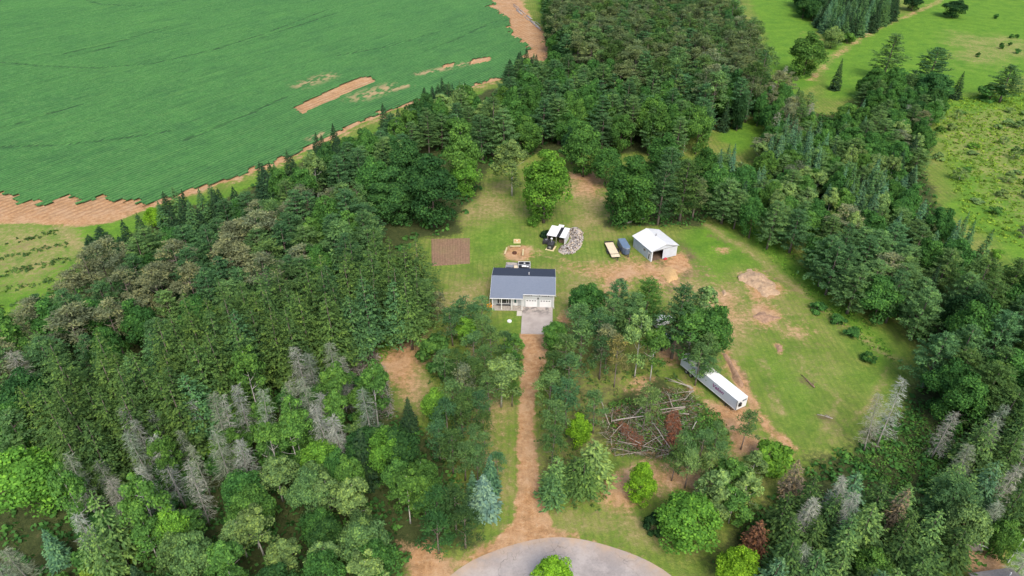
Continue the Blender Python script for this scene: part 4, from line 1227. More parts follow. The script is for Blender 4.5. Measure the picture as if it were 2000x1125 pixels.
mound('boulder', [(1409, 568), (1417, 566), (1420, 576), (1412, 580)], 0.7, M['straw'], 36, 'pale lump of stone at the edge of the worn yard', 0.2, 0.2)

# ------------------------------------------------------------------ fallen trunks and brush
def log_between(p0, p1, r0, r1, z0, z1, mat, name, label, group, cat='log', branches=0, seed=0):
    a = G3(p0[0], p0[1], 0.0, z0); b = G3(p1[0], p1[1], 0.0, z1)
    mid = (a + b) / 2
    sag = Vector((0, 0, -0.0))
    r0 *= 0.75; r1 *= 0.75
    t = MB().tube([a - mid, (a - mid) * 0.33 + Vector((0.05, 0.04, 0.05)), (b - mid) * 0.33 + Vector((-0.05, 0.03, 0.03)), b - mid], [r0, r0 * 0.9, (r0 + r1) / 2, r1], 7)
    rs = random.Random(seed)
    for i in range(branches):
        f = rs.uniform(0.3, 0.95)
        q = (a - mid) * (1 - f) + (b - mid) * f
        an = rs.uniform(0, 6.28); L = rs.uniform(0.5, 1.4)
        t.tube([q, q + Vector((math.cos(an) * L, math.sin(an) * L, rs.uniform(-0.1, 0.7)))], [0.05, 0.02], 4)
    o = t.build(name, M[mat], None, True)
    o.location = mid
    return tag(o, label, cat, group)
def log_label(base, a, b, i, table):
    def desc(p, q):
        A = Vector(G(*p)); B = Vector(G(*q)); L = (A - B).length
        ln = 'long' if L > 6 else 'short' if L < 3 else 'medium'
        an = math.degrees(math.atan2(-(q[1] - p[1]), q[0] - p[0])) % 180
        way = 'level' if an < 25 or an > 155 else 'upright lying' if 65 < an < 115 else 'right leaning' if an < 65 else 'left leaning'
        return ln + ' ' + way
    d = desc(a, b)
    same = sorted([j for j, t in enumerate(table) if desc(t[0], t[1]) == d], key=lambda j: table[j][0][0] + table[j][1][0])
    r = same.index(i); n = len(same)
    o9 = ['first', 'second', 'third', 'fourth', 'fifth', 'sixth', 'seventh', 'eighth', 'ninth', 'tenth']
    return f'{d} {base}' + ('' if n == 1 else ', left one' if (n == 2 and r == 0) else ', right one' if n == 2 else f', {o9[r]} from left')
LG = 'felled trunks lying across the brush clearing'
logs = [((1298, 742), (1352, 766), .12, .2), ((1318, 740), (1350, 768), .1, .18), ((1304, 748), (1348, 764), .09, .16), ((1316, 771), (1354, 770), .07, .15), ((1280, 793), (1340, 781), .08, .13), ((1335, 786), (1352, 770), .06, .12),
        ((1288, 805), (1337, 803), .14, .22), ((1292, 810), (1336, 800), .16, .24), ((1320, 811), (1344, 818), .07, .13), ((1170, 777), (1190, 835), .16, .10), ((1197, 800), (1194, 830), .06, .09), ((1196, 825), (1256, 819), .2, .12), ((1232, 820), (1256, 800), .07, .09),
        ((1190, 858), (1216, 834), .12, .07), ((1208, 846), (1250, 874), .11, .07), ((1206, 867), (1306, 884), .11, .08), ((1194, 878), (1256, 893), .1, .06), ((1272, 826), (1308, 884), .12, .07), ((1262, 834), (1292, 876), .06, .1), ((1302, 768), (1312, 802), .08, .12),
        ((1256, 875), (1290, 858), .08, .05), ((1280, 894), (1320, 892), .09, .06), ((1228, 825), (1221, 845), .07, .05), ((1351, 843), (1359, 832), .12, .12), ((1192, 858), (1194, 878), .1, .1), ((1200, 893), (1256, 892), .08, .05)]
for i, (a, b, r0, r1) in enumerate(logs):
    rs = random.Random(i)
    log_between(a, b, r0, r1, rs.uniform(0.2, 0.7), rs.uniform(0.3, 1.3), ('bleached', 'bleached', 'grey_wood')[i % 3], 'fallen_log', log_label('felled trunk in the brush clearing', a, b, i, logs), LG, 'log', rs.randint(0, 5), i)
LG2 = 'wind thrown dead trunks at the west clearing edge'
logs2 = [((656, 649), (745, 705), .1, .2), ((662, 646), (705, 668), .07, .1), ((699, 649), (700, 718), .12, .08), ((700, 658), (743, 653), .07, .09), ((728, 690), (700, 718), .1, .07), ((712, 690), (700, 716), .06, .1), ((728, 680), (738, 630), .1, .06), ((742, 652), (760, 640), .07, .09),
         ((700, 720), (755, 762), .08, .2), ((722, 738), (758, 780), .1, .06), ((745, 745), (757, 775), .08, .05), ((697, 612), (760, 634), .06, .1), ((736, 655), (728, 700), .06, .09), ((750, 750), (764, 800), .07, .05), ((678, 640), (690, 655), .06, .06), ((760, 634), (794, 622), .06, .08)]
for i, (a, b, r0, r1) in enumerate(logs2):
    rs = random.Random(50 + i)
    log_between(a, b, r0, r1, rs.uniform(0.2, 1.4), rs.uniform(0.3, 2.2), ('bleached', 'grey_wood')[i % 2], 'windthrown_trunk', log_label('windthrown trunk at the west clearing', a, b, i, logs2), LG2, 'log', rs.randint(2, 8), 50 + i)
log_between((1222, 438), (1262, 428), .35, .25, 0.35, 0.4, 'grey_wood', 'lumber_heap', 'long grey heap of old timber on the grass behind the barn', None, 'timber', 4, 5)
log_between((1564, 732), (1590, 758), .12, .3, 0.1, 0.25, 'brown_wood', 'dead_branch', 'dark dead branch lying alone on the eastern grass', None, 'branch', 9, 78)
log_between((1596, 810), (1626, 818), .10, .14, 0.08, 0.1, 'grey_wood', 'dead_branch', 'weathered grey stick near the south end of the eastern grass', None, 'branch', 5, 79)
log_between((872, 795), (893, 785), .15, .1, 0.4, 0.6, 'bleached', 'fallen_log', 'short broken trunk under the pines left of the drive', None, 'log', 4, 77)

def stick_heap(name, outline, count, seed, label, mats, L=(0.8, 2.8), r=0.035, h=0.9):
    P = Gpoly(outline); rs = np.random.RandomState(seed)
    lo = P.min(0); hi = P.max(0)
    pts = lo + rs.rand(count * 3, 2) * (hi - lo)
    pts = pts[inpoly(P, pts[:, 0], pts[:, 1])][:count]
    n = len(pts)
    an = rs.rand(n) * 6.28; el = (rs.rand(n) - 0.4) * 0.7; ln = L[0] + rs.rand(n) * (L[1] - L[0])
    ax = np.stack([np.cos(an) * np.cos(el), np.sin(an) * np.cos(el), np.sin(el)], 1)
    u = np.stack([-np.sin(an), np.cos(an), np.zeros(n)], 1); v = np.cross(ax, u)
    C = np.stack([pts[:, 0], pts[:, 1], 0.1 + rs.rand(n) * h], 1)
    V = []
    rr = r * (0.6 + rs.rand(n))[:, None]
    for s, k in ((-0.5, 1.0), (0.5, 0.35)):
        for t in range(3):
            a = 2 * math.pi * t / 3
            V.append(C + ax * ln[:, None] * s + (u * math.cos(a) + v * math.sin(a)) * rr * k)
    V = np.stack(V, 1)   # n,6,3
    b = (np.arange(n) * 6)[:, None, None]
    F = (b + np.array([[0, 1, 4, 3], [1, 2, 5, 4], [2, 0, 3, 5]])[None]).reshape(-1, 4)
    me = np_mesh(name, V.reshape(-1, 3), F, mats, midx=np.repeat(rs.randint(len(mats), size=n), 3))
    return tag(link(name, me), label, 'brush', None, 'stuff')
stick_heap('brush_heap', [(1180, 800), (1250, 790), (1300, 760), (1350, 760), (1372, 800), (1340, 850), (1345, 885), (1280, 900), (1190, 890), (1170, 840)], 1500, 3, 'tangled grey sticks and slash over the brush clearing', [M['bleached'], M['grey_wood'], M['brown_wood'], M['brown_wood'], M['dead_red']], (0.5, 2.2), 0.028, 0.8)
stick_heap('dead_boughs', [(1303, 815), (1322, 808), (1330, 850), (1322, 880), (1296, 870), (1308, 856), (1300, 840)], 1000, 4, 'rust red heap of dead conifer boughs in the brush clearing', [M['dead_red'], M['dead_red'], M['brown_wood']], (0.4, 1.3), 0.06, 1.2)
stick_heap('dead_boughs', [(1200, 832), (1218, 830), (1256, 862), (1250, 880), (1225, 862)], 520, 6, 'long reddish strip of dead boughs at the left of the brush clearing', [M['dead_red'], M['brown_wood']], (0.4, 1.3), 0.05, 0.9)
stick_heap('windthrow_brush', [(650, 650), (720, 640), (735, 690), (765, 770), (770, 820), (700, 820), (640, 720)], 2200, 7, 'grey tangle of broken branches between the dead spruces and the clearing', [M['bleached'], M['grey_wood'], M['grey_wood']], (0.7, 2.4), 0.035, 1.6)

# pipes on the headland at the top of the photo
LG3 = 'pale irrigation pipes heaped on the headland'
rs = random.Random(2)
for i in range(22):
    t = rs.random(); w = rs.uniform(-1, 1)
    x = 1006 + t * 46; y = 15 + t * 38 + w * 4
    a = (x - 5, y - 4.0 - rs.uniform(-1, 1)); b = (x + 5, y + 4.0 + rs.uniform(-1, 1))
    log_between(a, b, .22, .22, 0.25, 0.3 + rs.random() * 0.5, 'cut_grey', 'irrigation_pipe', 'pale grey irrigation pipe in the heap on the bare headland', LG3, 'pipe')

# shed and roof glimpsed at the bottom right
def build_corner():
    p = G(1893, 1030, 2.6)
    t = empty('brown_shed', (p[0], p[1], 0), math.radians(-35), 'brown roofed shed with white gutter almost hidden by a fir', 'shed')
    box('wall', M['grey_wood'], t, -2.6, 2.6, -1.9, 1.9, 0, 2.3)
    k = NT('brown_needle_strewn_roof'); f = k.noise(2.5, 5, 0.7, k.obj())
    k.l(k.ramp(f, [(0.3, (0.09, 0.06, 0.04)), (0.7, (0.24, 0.15, 0.1))]), k.b.inputs['Base Color'])
    MB().extrude_x([(-2.2, 2.25), (0, 3.2), (0, 3.3), (-2.2, 2.35)], -2.9, 2.9).build('roof_slope', k.m, t)
    MB().extrude_x([(0.002, 3.2), (2.2, 2.25), (2.2, 2.35), (0.002, 3.3)], -2.9, 2.9).build('roof_slope', k.m, t)
    box('gutter', M['white'], t, -2.95, 2.95, -2.3, -2.205, 2.24, 2.36)
    MB().extrude_x([(-2.2, 2.2), (0, 3.15), (2.2, 2.2), (2.2, 2.38), (0, 3.33), (-2.2, 2.38)], -2.96, -2.902).build('rake_board', M['white'], t)
    p = G(1955, 1140, 3.0)
    t = empty('neighbour_house', (p[0], p[1], 0), math.radians(8), 'grey shingle roof of a house cut off by the bottom edge', 'house')
    box('wall', M['siding'], t, -3.0, 3.0, -2.5, 1.8, 0, 2.6)
    k = NT('grey_shingles'); f = k.noise(4, 5, 0.7, k.obj())
    k.l(k.ramp(f, [(0.3, (0.16, 0.15, 0.15)), (0.7, (0.27, 0.26, 0.26))]), k.b.inputs['Base Color'])
    MB().extrude_x([(-3.0, 2.5), (0, 3.6), (0, 3.7), (-3.0, 2.6)], -3.4, 3.4).build('roof_slope', k.m, t)
    MB().extrude_x([(0.002, 3.6), (2.3, 2.7), (2.3, 2.8), (0.002, 3.7)], -3.4, 3.4).build('roof_slope', k.m, t)
    MB().cyl((2.0, 0.9, 3.5), (0, 0, 1), 0.08, 0.8, 8).build('vent_pipe', M['white'], t)
    p = G(1968, 1100, 0)
    MBp = MB().cyl((0, 0, 3.0), (0, 0, 1), 0.06, 6.0, 8)
    tag(MBp.build('antenna_mast', M['white']), 'thin white mast on the lawn beside the grey roof', 'mast').location = (p[0], p[1], 0)
build_corner()

# ------------------------------------------------------------------ trees: prototypes
def trunk_mesh(name, h, r, mat, seed, limbs=0, lz=(0.45, 0.85), lr=3.0, lean=0.02):
    rs = random.Random(seed)
    mb = MB()
    k = 7
    pts = []
    dx = dy = 0
    for i in range(k):
        t = i / (k - 1)
        dx += rs.uniform(-1, 1) * lean * h / k; dy += rs.uniform(-1, 1) * lean * h / k
        pts.append((dx * t, dy * t, h * t - (0.3 if i == 0 else 0)))
    mb.tube(pts, [r * (1.25 if i == 0 else 1) * (1 - 0.88 * i / (k - 1)) for i in range(k)], 8)
    for i in range(limbs):
        t = rs.uniform(*lz); a = i * 2.4 + rs.uniform(-.4, .4)
        L = lr * (1.15 - t) * rs.uniform(0.7, 1.2)
        b = Vector((0, 0, h * t)); e = b + Vector((math.cos(a) * L, math.sin(a) * L, L * rs.uniform(0.3, 0.8)))
        mb.tube([b, b * 0.5 + e * 0.5 + Vector((0, 0, -0.1 * L)), e], [r * 0.4, r * 0.25, r * 0.08], 5)
    return mb.mesh(name, mat, True)

def crown_broad(name, h, R, base, seed, nl=30, per=230, ls=0.36, loose=0.0, squash=1.0, lr=0.24):
    rs = np.random.RandomState(seed)
    Cs, Ns, Ss, Ts = [], [], [], []
    zc = base + (h - base) * 0.46; hz = (h - base) * 0.54
    for i in range(nl):
        d = rs.normal(size=3); d /= np.linalg.norm(d)
        if i < nl * 0.6 and d[2] < -0.1: d[2] *= -0.6
        f = 0.45 + 0.32 * rs.rand() + loose * rs.rand() * 0.25
        # narrower at the top, fullest below the middle
        wz = 1.0 - 0.30 * max(0, d[2])
        c = np.array([d[0] * R * f * wz, d[1] * R * f * wz, zc + d[2] * hz * f * 1.25])
        r = R * (lr + 0.15 * rs.rand()) * (1 - 0.35 * max(0, d[2]))
        lt = 0.5 + 0.30 * (rs.rand() - 0.5)
        e = rs.normal(size=(per, 3)); e /= np.linalg.norm(e, axis=1)[:, None]
        e = e + d * 0.45 + np.array([0, 0, 0.35]); e /= np.linalg.norm(e, axis=1)[:, None]
        rad = r * (0.55 + 0.65 * rs.rand(per) ** 0.8)
        P = c + e * rad[:, None] * np.array([1, 1, 0.82 * squash])
        Cs.append(P); Ns.append(e + np.array([0, 0, 0.35]) + rs.normal(size=(per, 3)) * 0.6)
        Ss.append(ls * (0.55 + 0.7 * rs.rand(per))); Ts.append(np.clip(lt + 0.55 * (rs.rand(per) - 0.5), 0, 1))
    C = np.concatenate(Cs)
    C[:, 2] = np.maximum(C[:, 2], 0.4)
    return leaf_mesh(name, C, np.concatenate(Ns), np.concatenate(Ss), 0.72, np.concatenate(Ts), M['foliage'], rs)

def crown_spruce(name, h, R, base, seed, tiers=22, nb=9, droop=0.35, ls=0.34, fill=9, power=0.85, irr=0.15, asp=0.5):
    rs = np.random.RandomState(seed)
    C, N, U, Sz, T = [], [], [], [], []
    for k in range(tiers):
        t = (k + rs.rand() * 0.5) / tiers
        z = base + (h - base) * t
        L0 = R * (1 - t) ** power + 0.12
        m = max(4, int(nb * (0.45 + 0.55 * (1 - t))))
        off = rs.rand() * 6.28
        for j in range(m):
            a = off + 6.283 * j / m + rs.normal() * 0.12
            L = L0 * (1 + irr * rs.normal())
            dr = droop * (0.6 + 0.6 * rs.rand()) * (1 - 0.9 * t)
            n = max(2, int(fill * (0.35 + 0.65 * (1 - t))))
            s = (0.25 + 0.8 * np.sqrt((np.arange(n) + rs.rand(n)) / n)) * L
            side = rs.normal(size=n) * (0.16 * L0 + 0.05) * (s / L)
            dirv = np.array([math.cos(a), math.sin(a), 0.0]); per = np.array([-math.sin(a), math.cos(a), 0.0])
            P = dirv * s[:, None] + per * side[:, None]
            P[:, 2] += z - dr * s + 0.12 * s * s / max(L, 0.3) * 0.5 + rs.normal(size=n) * 0.06
            C.append(P)
            nn = np.array([0, 0, 1.0]) + dirv * 0.55 + rs.normal(size=(n, 3)) * 0.38
            N.append(nn)
            U.append(dirv * 1.0 + per * np.sign(side)[:, None] * 0.5 + np.array([0, 0, -dr * 0.8]))
            Sz.append(ls * (0.6 + 0.6 * rs.rand(n)) * (0.55 + 0.45 * (1 - t)))
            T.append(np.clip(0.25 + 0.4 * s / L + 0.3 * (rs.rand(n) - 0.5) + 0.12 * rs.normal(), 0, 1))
    # leader
    n = 10
    P = np.zeros((n, 3)); P[:, 2] = h - 0.5 + np.linspace(0, 0.9, n) ; P[:, :2] = rs.normal(size=(n, 2)) * 0.05
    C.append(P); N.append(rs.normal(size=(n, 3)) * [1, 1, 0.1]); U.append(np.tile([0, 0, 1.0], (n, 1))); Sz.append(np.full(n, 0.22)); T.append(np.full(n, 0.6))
    return leaf_mesh(name, np.concatenate(C), np.concatenate(N), np.concatenate(Sz), asp, np.concatenate(T), M['foliage'], rs, np.concatenate(U))

def crown_whitepine(name, h, R, base, seed, tiers=11, ls=0.34):
    rs = np.random.RandomState(seed)
    C, N, U, Sz, T = [], [], [], [], []
    for k in range(tiers):
        t = (k + rs.rand() * 0.4) / tiers
        z = base + (h - base) * t
        L0 = R * (1 - t ** 1.6) ** 0.8 * (0.75 + 0.4 * rs.rand()) + 0.4
        m = 5 + rs.randint(3)
        off = rs.rand() * 6.28
        for j in range(m):
            a = off + 6.283 * j / m + rs.normal() * 0.25
            L = L0 * (0.65 + 0.5 * rs.rand())
            rise = 0.10 + 0.35 * t + 0.1 * rs.rand()
            dirv = np.array([math.cos(a), math.sin(a), 0.0]); per = np.array([-math.sin(a), math.cos(a), 0.0])
            nt = max(3, int(L * 2.3))
            bt = 0.5 + 0.3 * (rs.rand() - 0.5)
            for q in range(nt):
                s = L * (0.35 + 0.68 * (q + rs.rand()) / nt)
                w = (rs.rand() - 0.5) * L * 0.55 * (s / L)
                ctr = dirv * s + per * w + np.array([0, 0, z + rise * s + rs.normal() * 0.12])
                n = 13
                e = rs.normal(size=(n, 3)); e[:, 2] = np.abs(e[:, 2]) * 0.7; e /= np.linalg.norm(e, axis=1)[:, None]
                C.append(ctr + e * np.array([0.42, 0.42, 0.22])); U.append(e + dirv * 0.6)
                N.append(np.array([0, 0, 1.0]) + rs.normal(size=(n, 3)) * 0.5)
                Sz.append(ls * (0.55 + 0.6 * rs.rand(n))); T.append(np.clip(bt + 0.35 * (rs.rand(n) - 0.45), 0, 1))
    return leaf_mesh(name, np.concatenate(C), np.concatenate(N), np.concatenate(Sz), 0.38, np.concatenate(T), M['foliage'], rs, np.concatenate(U))

def crown_redpine(name, h, R, base, seed, puffs=34, per=70, ls=0.3):
    rs = np.random.RandomState(seed)
    C, N, U, Sz, T = [], [], [], [], []
    for i in range(puffs):
        t = rs.rand() ** 0.85
        z = base + (h - base) * t
        a = i * 2.4 + rs.normal() * 0.3
        rr = R * (1 - t ** 2.2) ** 0.5 * (0.35 + 0.65 * rs.rand())
        c = np.array([math.cos(a) * rr, math.sin(a) * rr, z])
        pr = R * (0.20 + 0.14 * rs.rand())
        e = rs.normal(size=(per, 3)); e[:, 2] = e[:, 2] * 0.7 + 0.35; e /= np.linalg.norm(e, axis=1)[:, None]
        bt = 0.5 + 0.36 * (rs.rand() - 0.5)
        C.append(c + e * (pr * (0.45 + 0.6 * rs.rand(per)))[:, None] * np.array([1.15, 1.15, 0.75]))
        U.append(e); N.append(rs.normal(size=(per, 3)) + np.array([0, 0, 0.8]))
        Sz.append(ls * (0.55 + 0.6 * rs.rand(per))); T.append(np.clip(bt + 0.3 * (rs.rand(per) - 0.5), 0, 1))
    return leaf_mesh(name, np.concatenate(C), np.concatenate(N), np.concatenate(Sz), 0.36, np.concatenate(T), M['foliage'], rs, np.concatenate(U))

def crown_dead(name, h, R, base, seed, nb=150, tw=8, lichen=True):
    """Bare boughs with fine twigs, as thin crossed strips."""
    rs = np.random.RandomState(seed)
    C, N, U, Sz, As, T = [], [], [], [], [], []
    for i in range(nb):
        t = (i + rs.rand()) / nb
        z = base + (h - base) * t
        L = (R * (1 - t) ** 0.75 + 0.25) * (0.6 + 0.6 * rs.rand())
        a = rs.rand() * 6.283
        dr = -0.15 + 0.55 * rs.rand()
        d = np.array([math.cos(a), math.sin(a), -dr]); d /= np.linalg.norm(d)
        per = np.array([-math.sin(a), math.cos(a), 0.0])
        o = np.array([0, 0, z])
        for w in range(2):
            C.append(o + d * L / 2); U.append(d); N.append(per if w else np.cross(d, per)); Sz.append(L / 2); As.append(0.028 / (L / 2)); T.append(rs.rand())
        for j in range(tw):
            s = L * (0.25 + 0.75 * rs.rand()); l = 0.22 + 0.38 * rs.rand()
            dd = d * 0.8 + per * (1 if rs.rand() > 0.5 else -1) * (0.5 + 0.5 * rs.rand()) + np.array([0, 0, -0.35 + 0.3 * rs.rand()])
            dd /= np.linalg.norm(dd)
            C.append(o + d * s + dd * l); U.append(dd); N.append(rs.normal(size=3) + np.array([0, 0, 0.7])); Sz.append(l); As.append(0.055); T.append(rs.rand())
    me = leaf_mesh(name, np.array(C), np.array(N), np.array(Sz), np.array(As), np.array(T), M['twig'], rs, np.array(U))
    return me

PROTO = {}
def reg(kind, crown, trunk, h, R): PROTO.setdefault(kind, []).append((crown, trunk, h, R))
for s in range(4):
    reg('maple', crown_broad('leafy_crown', 14, 5.6, 2.2, 10 + s, 50, 190, 0.27), trunk_mesh('trunk', 10, 0.28, M['bark'], s, 8, (0.3, 0.8), 4), 14, 5.6)
for s in range(3):
    reg('lawn_maple', crown_broad('leafy_crown', 20, 6.4, 0.4, 130 + s, 78, 190, 0.30), trunk_mesh('trunk', 15, 0.34, M['bark'], 130 + s, 8, (0.2, 0.8), 4), 20, 6.4)
for s in range(4):
    reg('aspen', crown_broad('leafy_crown', 13, 3.2, 4.0, 30 + s, 34, 130, 0.2, 0.8), trunk_mesh('trunk', 12.4, 0.15, M['bark_birch'], 30 + s, 9, (0.4, 0.85), 3), 13, 3.2)
for s in range(3):
    reg('thin', crown_broad('leafy_crown', 10, 3.0, 1.2, 40 + s, 24, 110, 0.22, 1.0), trunk_mesh('trunk', 9.2, 0.1, M['bark_birch'], 40 + s, 10, (0.2, 0.85), 3), 10, 3.0)
for s in range(4):
    reg('white_pine', crown_whitepine('needle_crown', 17, 4.6, 3.5, 50 + s, 13, 0.29), trunk_mesh('trunk', 16.6, 0.3, M['bark_pine'], 50 + s, 6, (0.3, 0.8), 3), 17, 4.6)
for s in range(4):
    reg('red_pine', crown_redpine('needle_crown', 17, 3.4, 8.0, 60 + s), trunk_mesh('trunk', 16.4, 0.22, M['bark_pine'], 60 + s, 8, (0.5, 0.9), 3), 17, 3.4)
for s in range(4):
    reg('young_pine', crown_redpine('needle_crown', 11, 2.5, 3.8, 70 + s, 30, 62, 0.22), trunk_mesh('trunk', 10.6, 0.14, M['bark_pine'], 70 + s, 6, (0.4, 0.9), 2.4), 11, 2.5)
for s in range(4):
    reg('spruce', crown_spruce('needle_crown', 12, 2.3, 0.6, 80 + s, 26, 12, 0.3, 0.42, 12), trunk_mesh('trunk', 11.8, 0.18, M['bark'], 80 + s), 12, 2.3)
for s in range(4):
    reg('tall_spruce', crown_spruce('needle_crown', 20, 3.1, 5.0, 90 + s, 28, 11, 0.28, 0.29, 24, 0.6, 0.34, 0.6), trunk_mesh('trunk', 19.8, 0.24, M['bark_pine'], 90 + s), 20, 3.1)
for s in range(3):
    reg('fir', crown_spruce('needle_crown', 13, 1.9, 3.0, 100 + s, 28, 9, 0.35, 0.34, 10, 0.6, 0.3), trunk_mesh('trunk', 12.8, 0.14, M['bark_pine'], 100 + s), 13, 1.9)
for s in range(5):
    reg('dead', crown_dead('bare_branches', 16, 2.1, 3.0, 110 + s), trunk_mesh('trunk', 15.9, 0.16, M['bark_dead'], 110 + s, 0, lean=0.03), 16, 2.1)
for s in range(4):
    reg('bush', crown_broad('leafy_crown', 4.0, 2.3, 0.2, 120 + s, 16, 130, 0.26), trunk_mesh('trunk', 2.6, 0.07, M['bark'], 120 + s, 5, (0.1, 0.6), 1.5), 4.0, 2.3)

NAMES = {'lawn_maple': ('maple_tree', 'tree'), 'maple': ('maple_tree', 'tree'), 'aspen': ('aspen_tree', 'tree'), 'thin': ('young_aspen', 'tree'), 'white_pine': ('white_pine', 'tree'), 'red_pine': ('red_pine', 'tree'), 'young_pine': ('young_pine', 'tree'),
         'spruce': ('spruce_tree', 'tree'), 'tall_spruce': ('tall_spruce', 'tree'), 'fir': ('fir_tree', 'tree'), 'dead': ('dead_spruce', 'dead tree'), 'bush': ('bush', 'bush')}
PAL = {
 'lime': (0.175, 0.34, 0.030), 'bright': (0.115, 0.26, 0.042), 'leaf': (0.088, 0.200, 0.048), 'mid': (0.062, 0.165, 0.044), 'oak': (0.046, 0.122, 0.040), 'dark': (0.026, 0.070, 0.028),
 'pine': (0.112, 0.212, 0.076), 'bluepine': (0.076, 0.168, 0.070), 'olive': (0.078, 0.150, 0.046), 'olive2': (0.060, 0.120, 0.042), 'brownpine': (0.180, 0.215, 0.125), 'wood': (0.125, 0.178, 0.085),
 'bluespruce': (0.145, 0.26, 0.225), 'tealspruce': (0.088, 0.190, 0.110), 'darkspruce': (0.030, 0.068, 0.036), 'rust': (0.16, 0.085, 0.055), 'yellowbrown': (0.25, 0.235, 0.09), 'pale': (0.165, 0.27, 0.095),
 'greydead': (0.27, 0.285, 0.225), 'greendead': (0.19, 0.235, 0.16), 'browndead': (0.20, 0.165, 0.12), 'yellow': (0.175, 0.29, 0.045)}
RND = random.Random(77)
TREES = []     # (x, y) of every tree set by hand, so that filling keeps clear
COUNT = {}
FOOT = []
def tree(kind, x, y, h, width, colr, label, group=None, lean=None, pick=None, single=False):
    pr = PROTO[kind]
    cr, tk, H0, R0 = pr[RND.randrange(len(pr)) if pick is None else pick % len(pr)]
    nm, cat = NAMES[kind]
    if kind == 'spruce' and colr in ('tealspruce', 'bluepine', 'pine'): nm = 'green_spruce'  # same spruces in soft green and blue green, under a separate name
    COUNT[kind] = COUNT.get(kind, 0) + 1
    t = bpy.data.objects.new(nm, None)
    t.empty_display_size = 0.5
    COL.objects.link(t)
    t.location = (x, y, -0.05)
    tl = 0.11 if kind == 'dead' else 0.035
    tilt = lean if lean is not None else (RND.uniform(-tl, tl), RND.uniform(-tl, tl))
    t.rotation_euler = (tilt[0], tilt[1], RND.uniform(0, 6.28))
    sx = width / (2 * R0)
    t.scale = (sx, sx * RND.uniform(0.92, 1.08), h / H0)
    tag(t, label, cat, group)
    j = RND.uniform(0.82, 1.2); g = RND.uniform(0.94, 1.06)
    c = PAL[colr]
    o = bpy.data.objects.new('crown', cr); COL.objects.link(o); o.parent = t
    o.color = (c[0] * j * g, c[1] * j, c[2] * j / g, 1)
    o2 = bpy.data.objects.new('trunk', tk); COL.objects.link(o2); o2.parent = t
    return t

def T(kind, px, py, h, width, colr, label, group=None, **kw):
    """A tree whose top the photograph shows at (px, py)."""
    if group in ('young pines between the west clearing and the drive', 'pines in the grove right of the dirt drive'): width *= 0.95
    x, y = G(px, py, h * 0.97)
    TREES.append((x, y, width / 2))
    o = tree(kind, x, y, h, width, colr, label, group, **kw)
    if group in STAND:
        size = 'tall' if h >= 11 else 'short' if h <= 8 else 'middling'
        mark = min(LANDMARKS, key=lambda m: (m[0] - x) ** 2 + (m[1] - y) ** 2)[2]
        CROWD.append((o, f'{size} {HUE[colr]} {NOUN[kind]} {STAND[group]} nearest the {mark}'))
    return o

# ------------------------------------------------------------------ words for the crowd of trees
LANDMARKS = [(*G(a, b), t) for a, b, t in [
    (1020, 570, 'house'), (1040, 660, 'concrete apron'), (1030, 800, 'middle of the drive'), (1030, 960, 'drive mouth'), (1300, 660, 'white camper'), (1210, 720, 'dying yellow pine'), (850, 620, 'slender pine'), (945, 960, 'blue spruce'), (1255, 960, 'lime maple'), (1285, 480, 'pole barn'), (880, 495, 'garden bed'), (1066, 440, 'lone back maple'), (1060, 1100, 'cul-de-sac'), (1400, 760, 'semi trailer'), (1265, 830, 'brush clearing'),
    (780, 720, 'west clearing'), (180, 490, 'spruce trio'), (300, 410, 'crop field corner'), (560, 320, 'field edge track'), (760, 225, 'field edge track'), (1080, 120, 'bare headland'), (1450, 235, 'small glade'), (1585, 155, 'meadow path end'),
    (1585, 110, 'round meadow tree'), (1700, 50, 'top spruce plantation'), (1740, 160, 'tall meadow pine'), (1860, 250, 'meadow corner'), (1940, 330, 'weedy right meadow'), (1990, 210, 'right photo edge'), (1480, 555, 'straw mound'), (1650, 640, 'grass bank'),
    (1770, 710, 'east grass corner'), (1880, 560, 'eastern spruce clump'), (1990, 620, 'right photo edge'), (1990, 800, 'right photo edge'), (1895, 1050, 'brown shed'), (1955, 1110, 'grey roofed house'), (1550, 900, 'dirt track end'), (1430, 1100, 'road corner'), (1650, 1120, 'bottom photo edge'), (1800, 1120, 'bottom photo edge'),
    (1700, 900, 'brown dying conifer'), (660, 1120, 'bottom photo edge'), (400, 1120, 'bottom photo edge'), (820, 1000, 'foot of the drive'), (0, 720, 'left photo edge'), (0, 850, 'left photo edge'), (40, 980, 'big left maple'), (0, 1120, 'bottom left corner'), (60, 600, 'grassy west clearing'), (250, 540, 'grassy west clearing'),
    (700, 400, 'white snag'), (740, 500, 'lawn edge oaks'), (480, 500, 'dark gap in the pines'), (700, 650, 'windthrown trunks'), (300, 760, 'plantation middle'), (500, 900, 'dead spruces'), (250, 1000, 'dead spruces'), (1200, 320, 'top lawn corner'), (960, 300, 'bare trunked pines'), (1250, 60, 'middle of the far wood'), (1450, 60, 'left top meadow'), (1150, 40, 'dark west rim'), (1350, -30, 'top photo edge')]]
HUE = {'none': '', 'lime': 'lime green', 'bright': 'bright green', 'leaf': 'fresh green', 'mid': 'mid green', 'oak': 'deep green', 'dark': 'blackish green', 'pine': 'soft green', 'bluepine': 'cool green', 'olive': 'olive green', 'olive2': 'dull olive',
       'brownpine': 'brownish', 'wood': 'grey olive', 'bluespruce': 'silver blue', 'tealspruce': 'blue green', 'darkspruce': 'very dark', 'rust': 'rust red', 'yellowbrown': 'yellow brown', 'pale': 'pale green', 'greydead': 'bare grey', 'greendead': 'lichen green', 'browndead': 'bare brown', 'yellow': 'yellowish'}
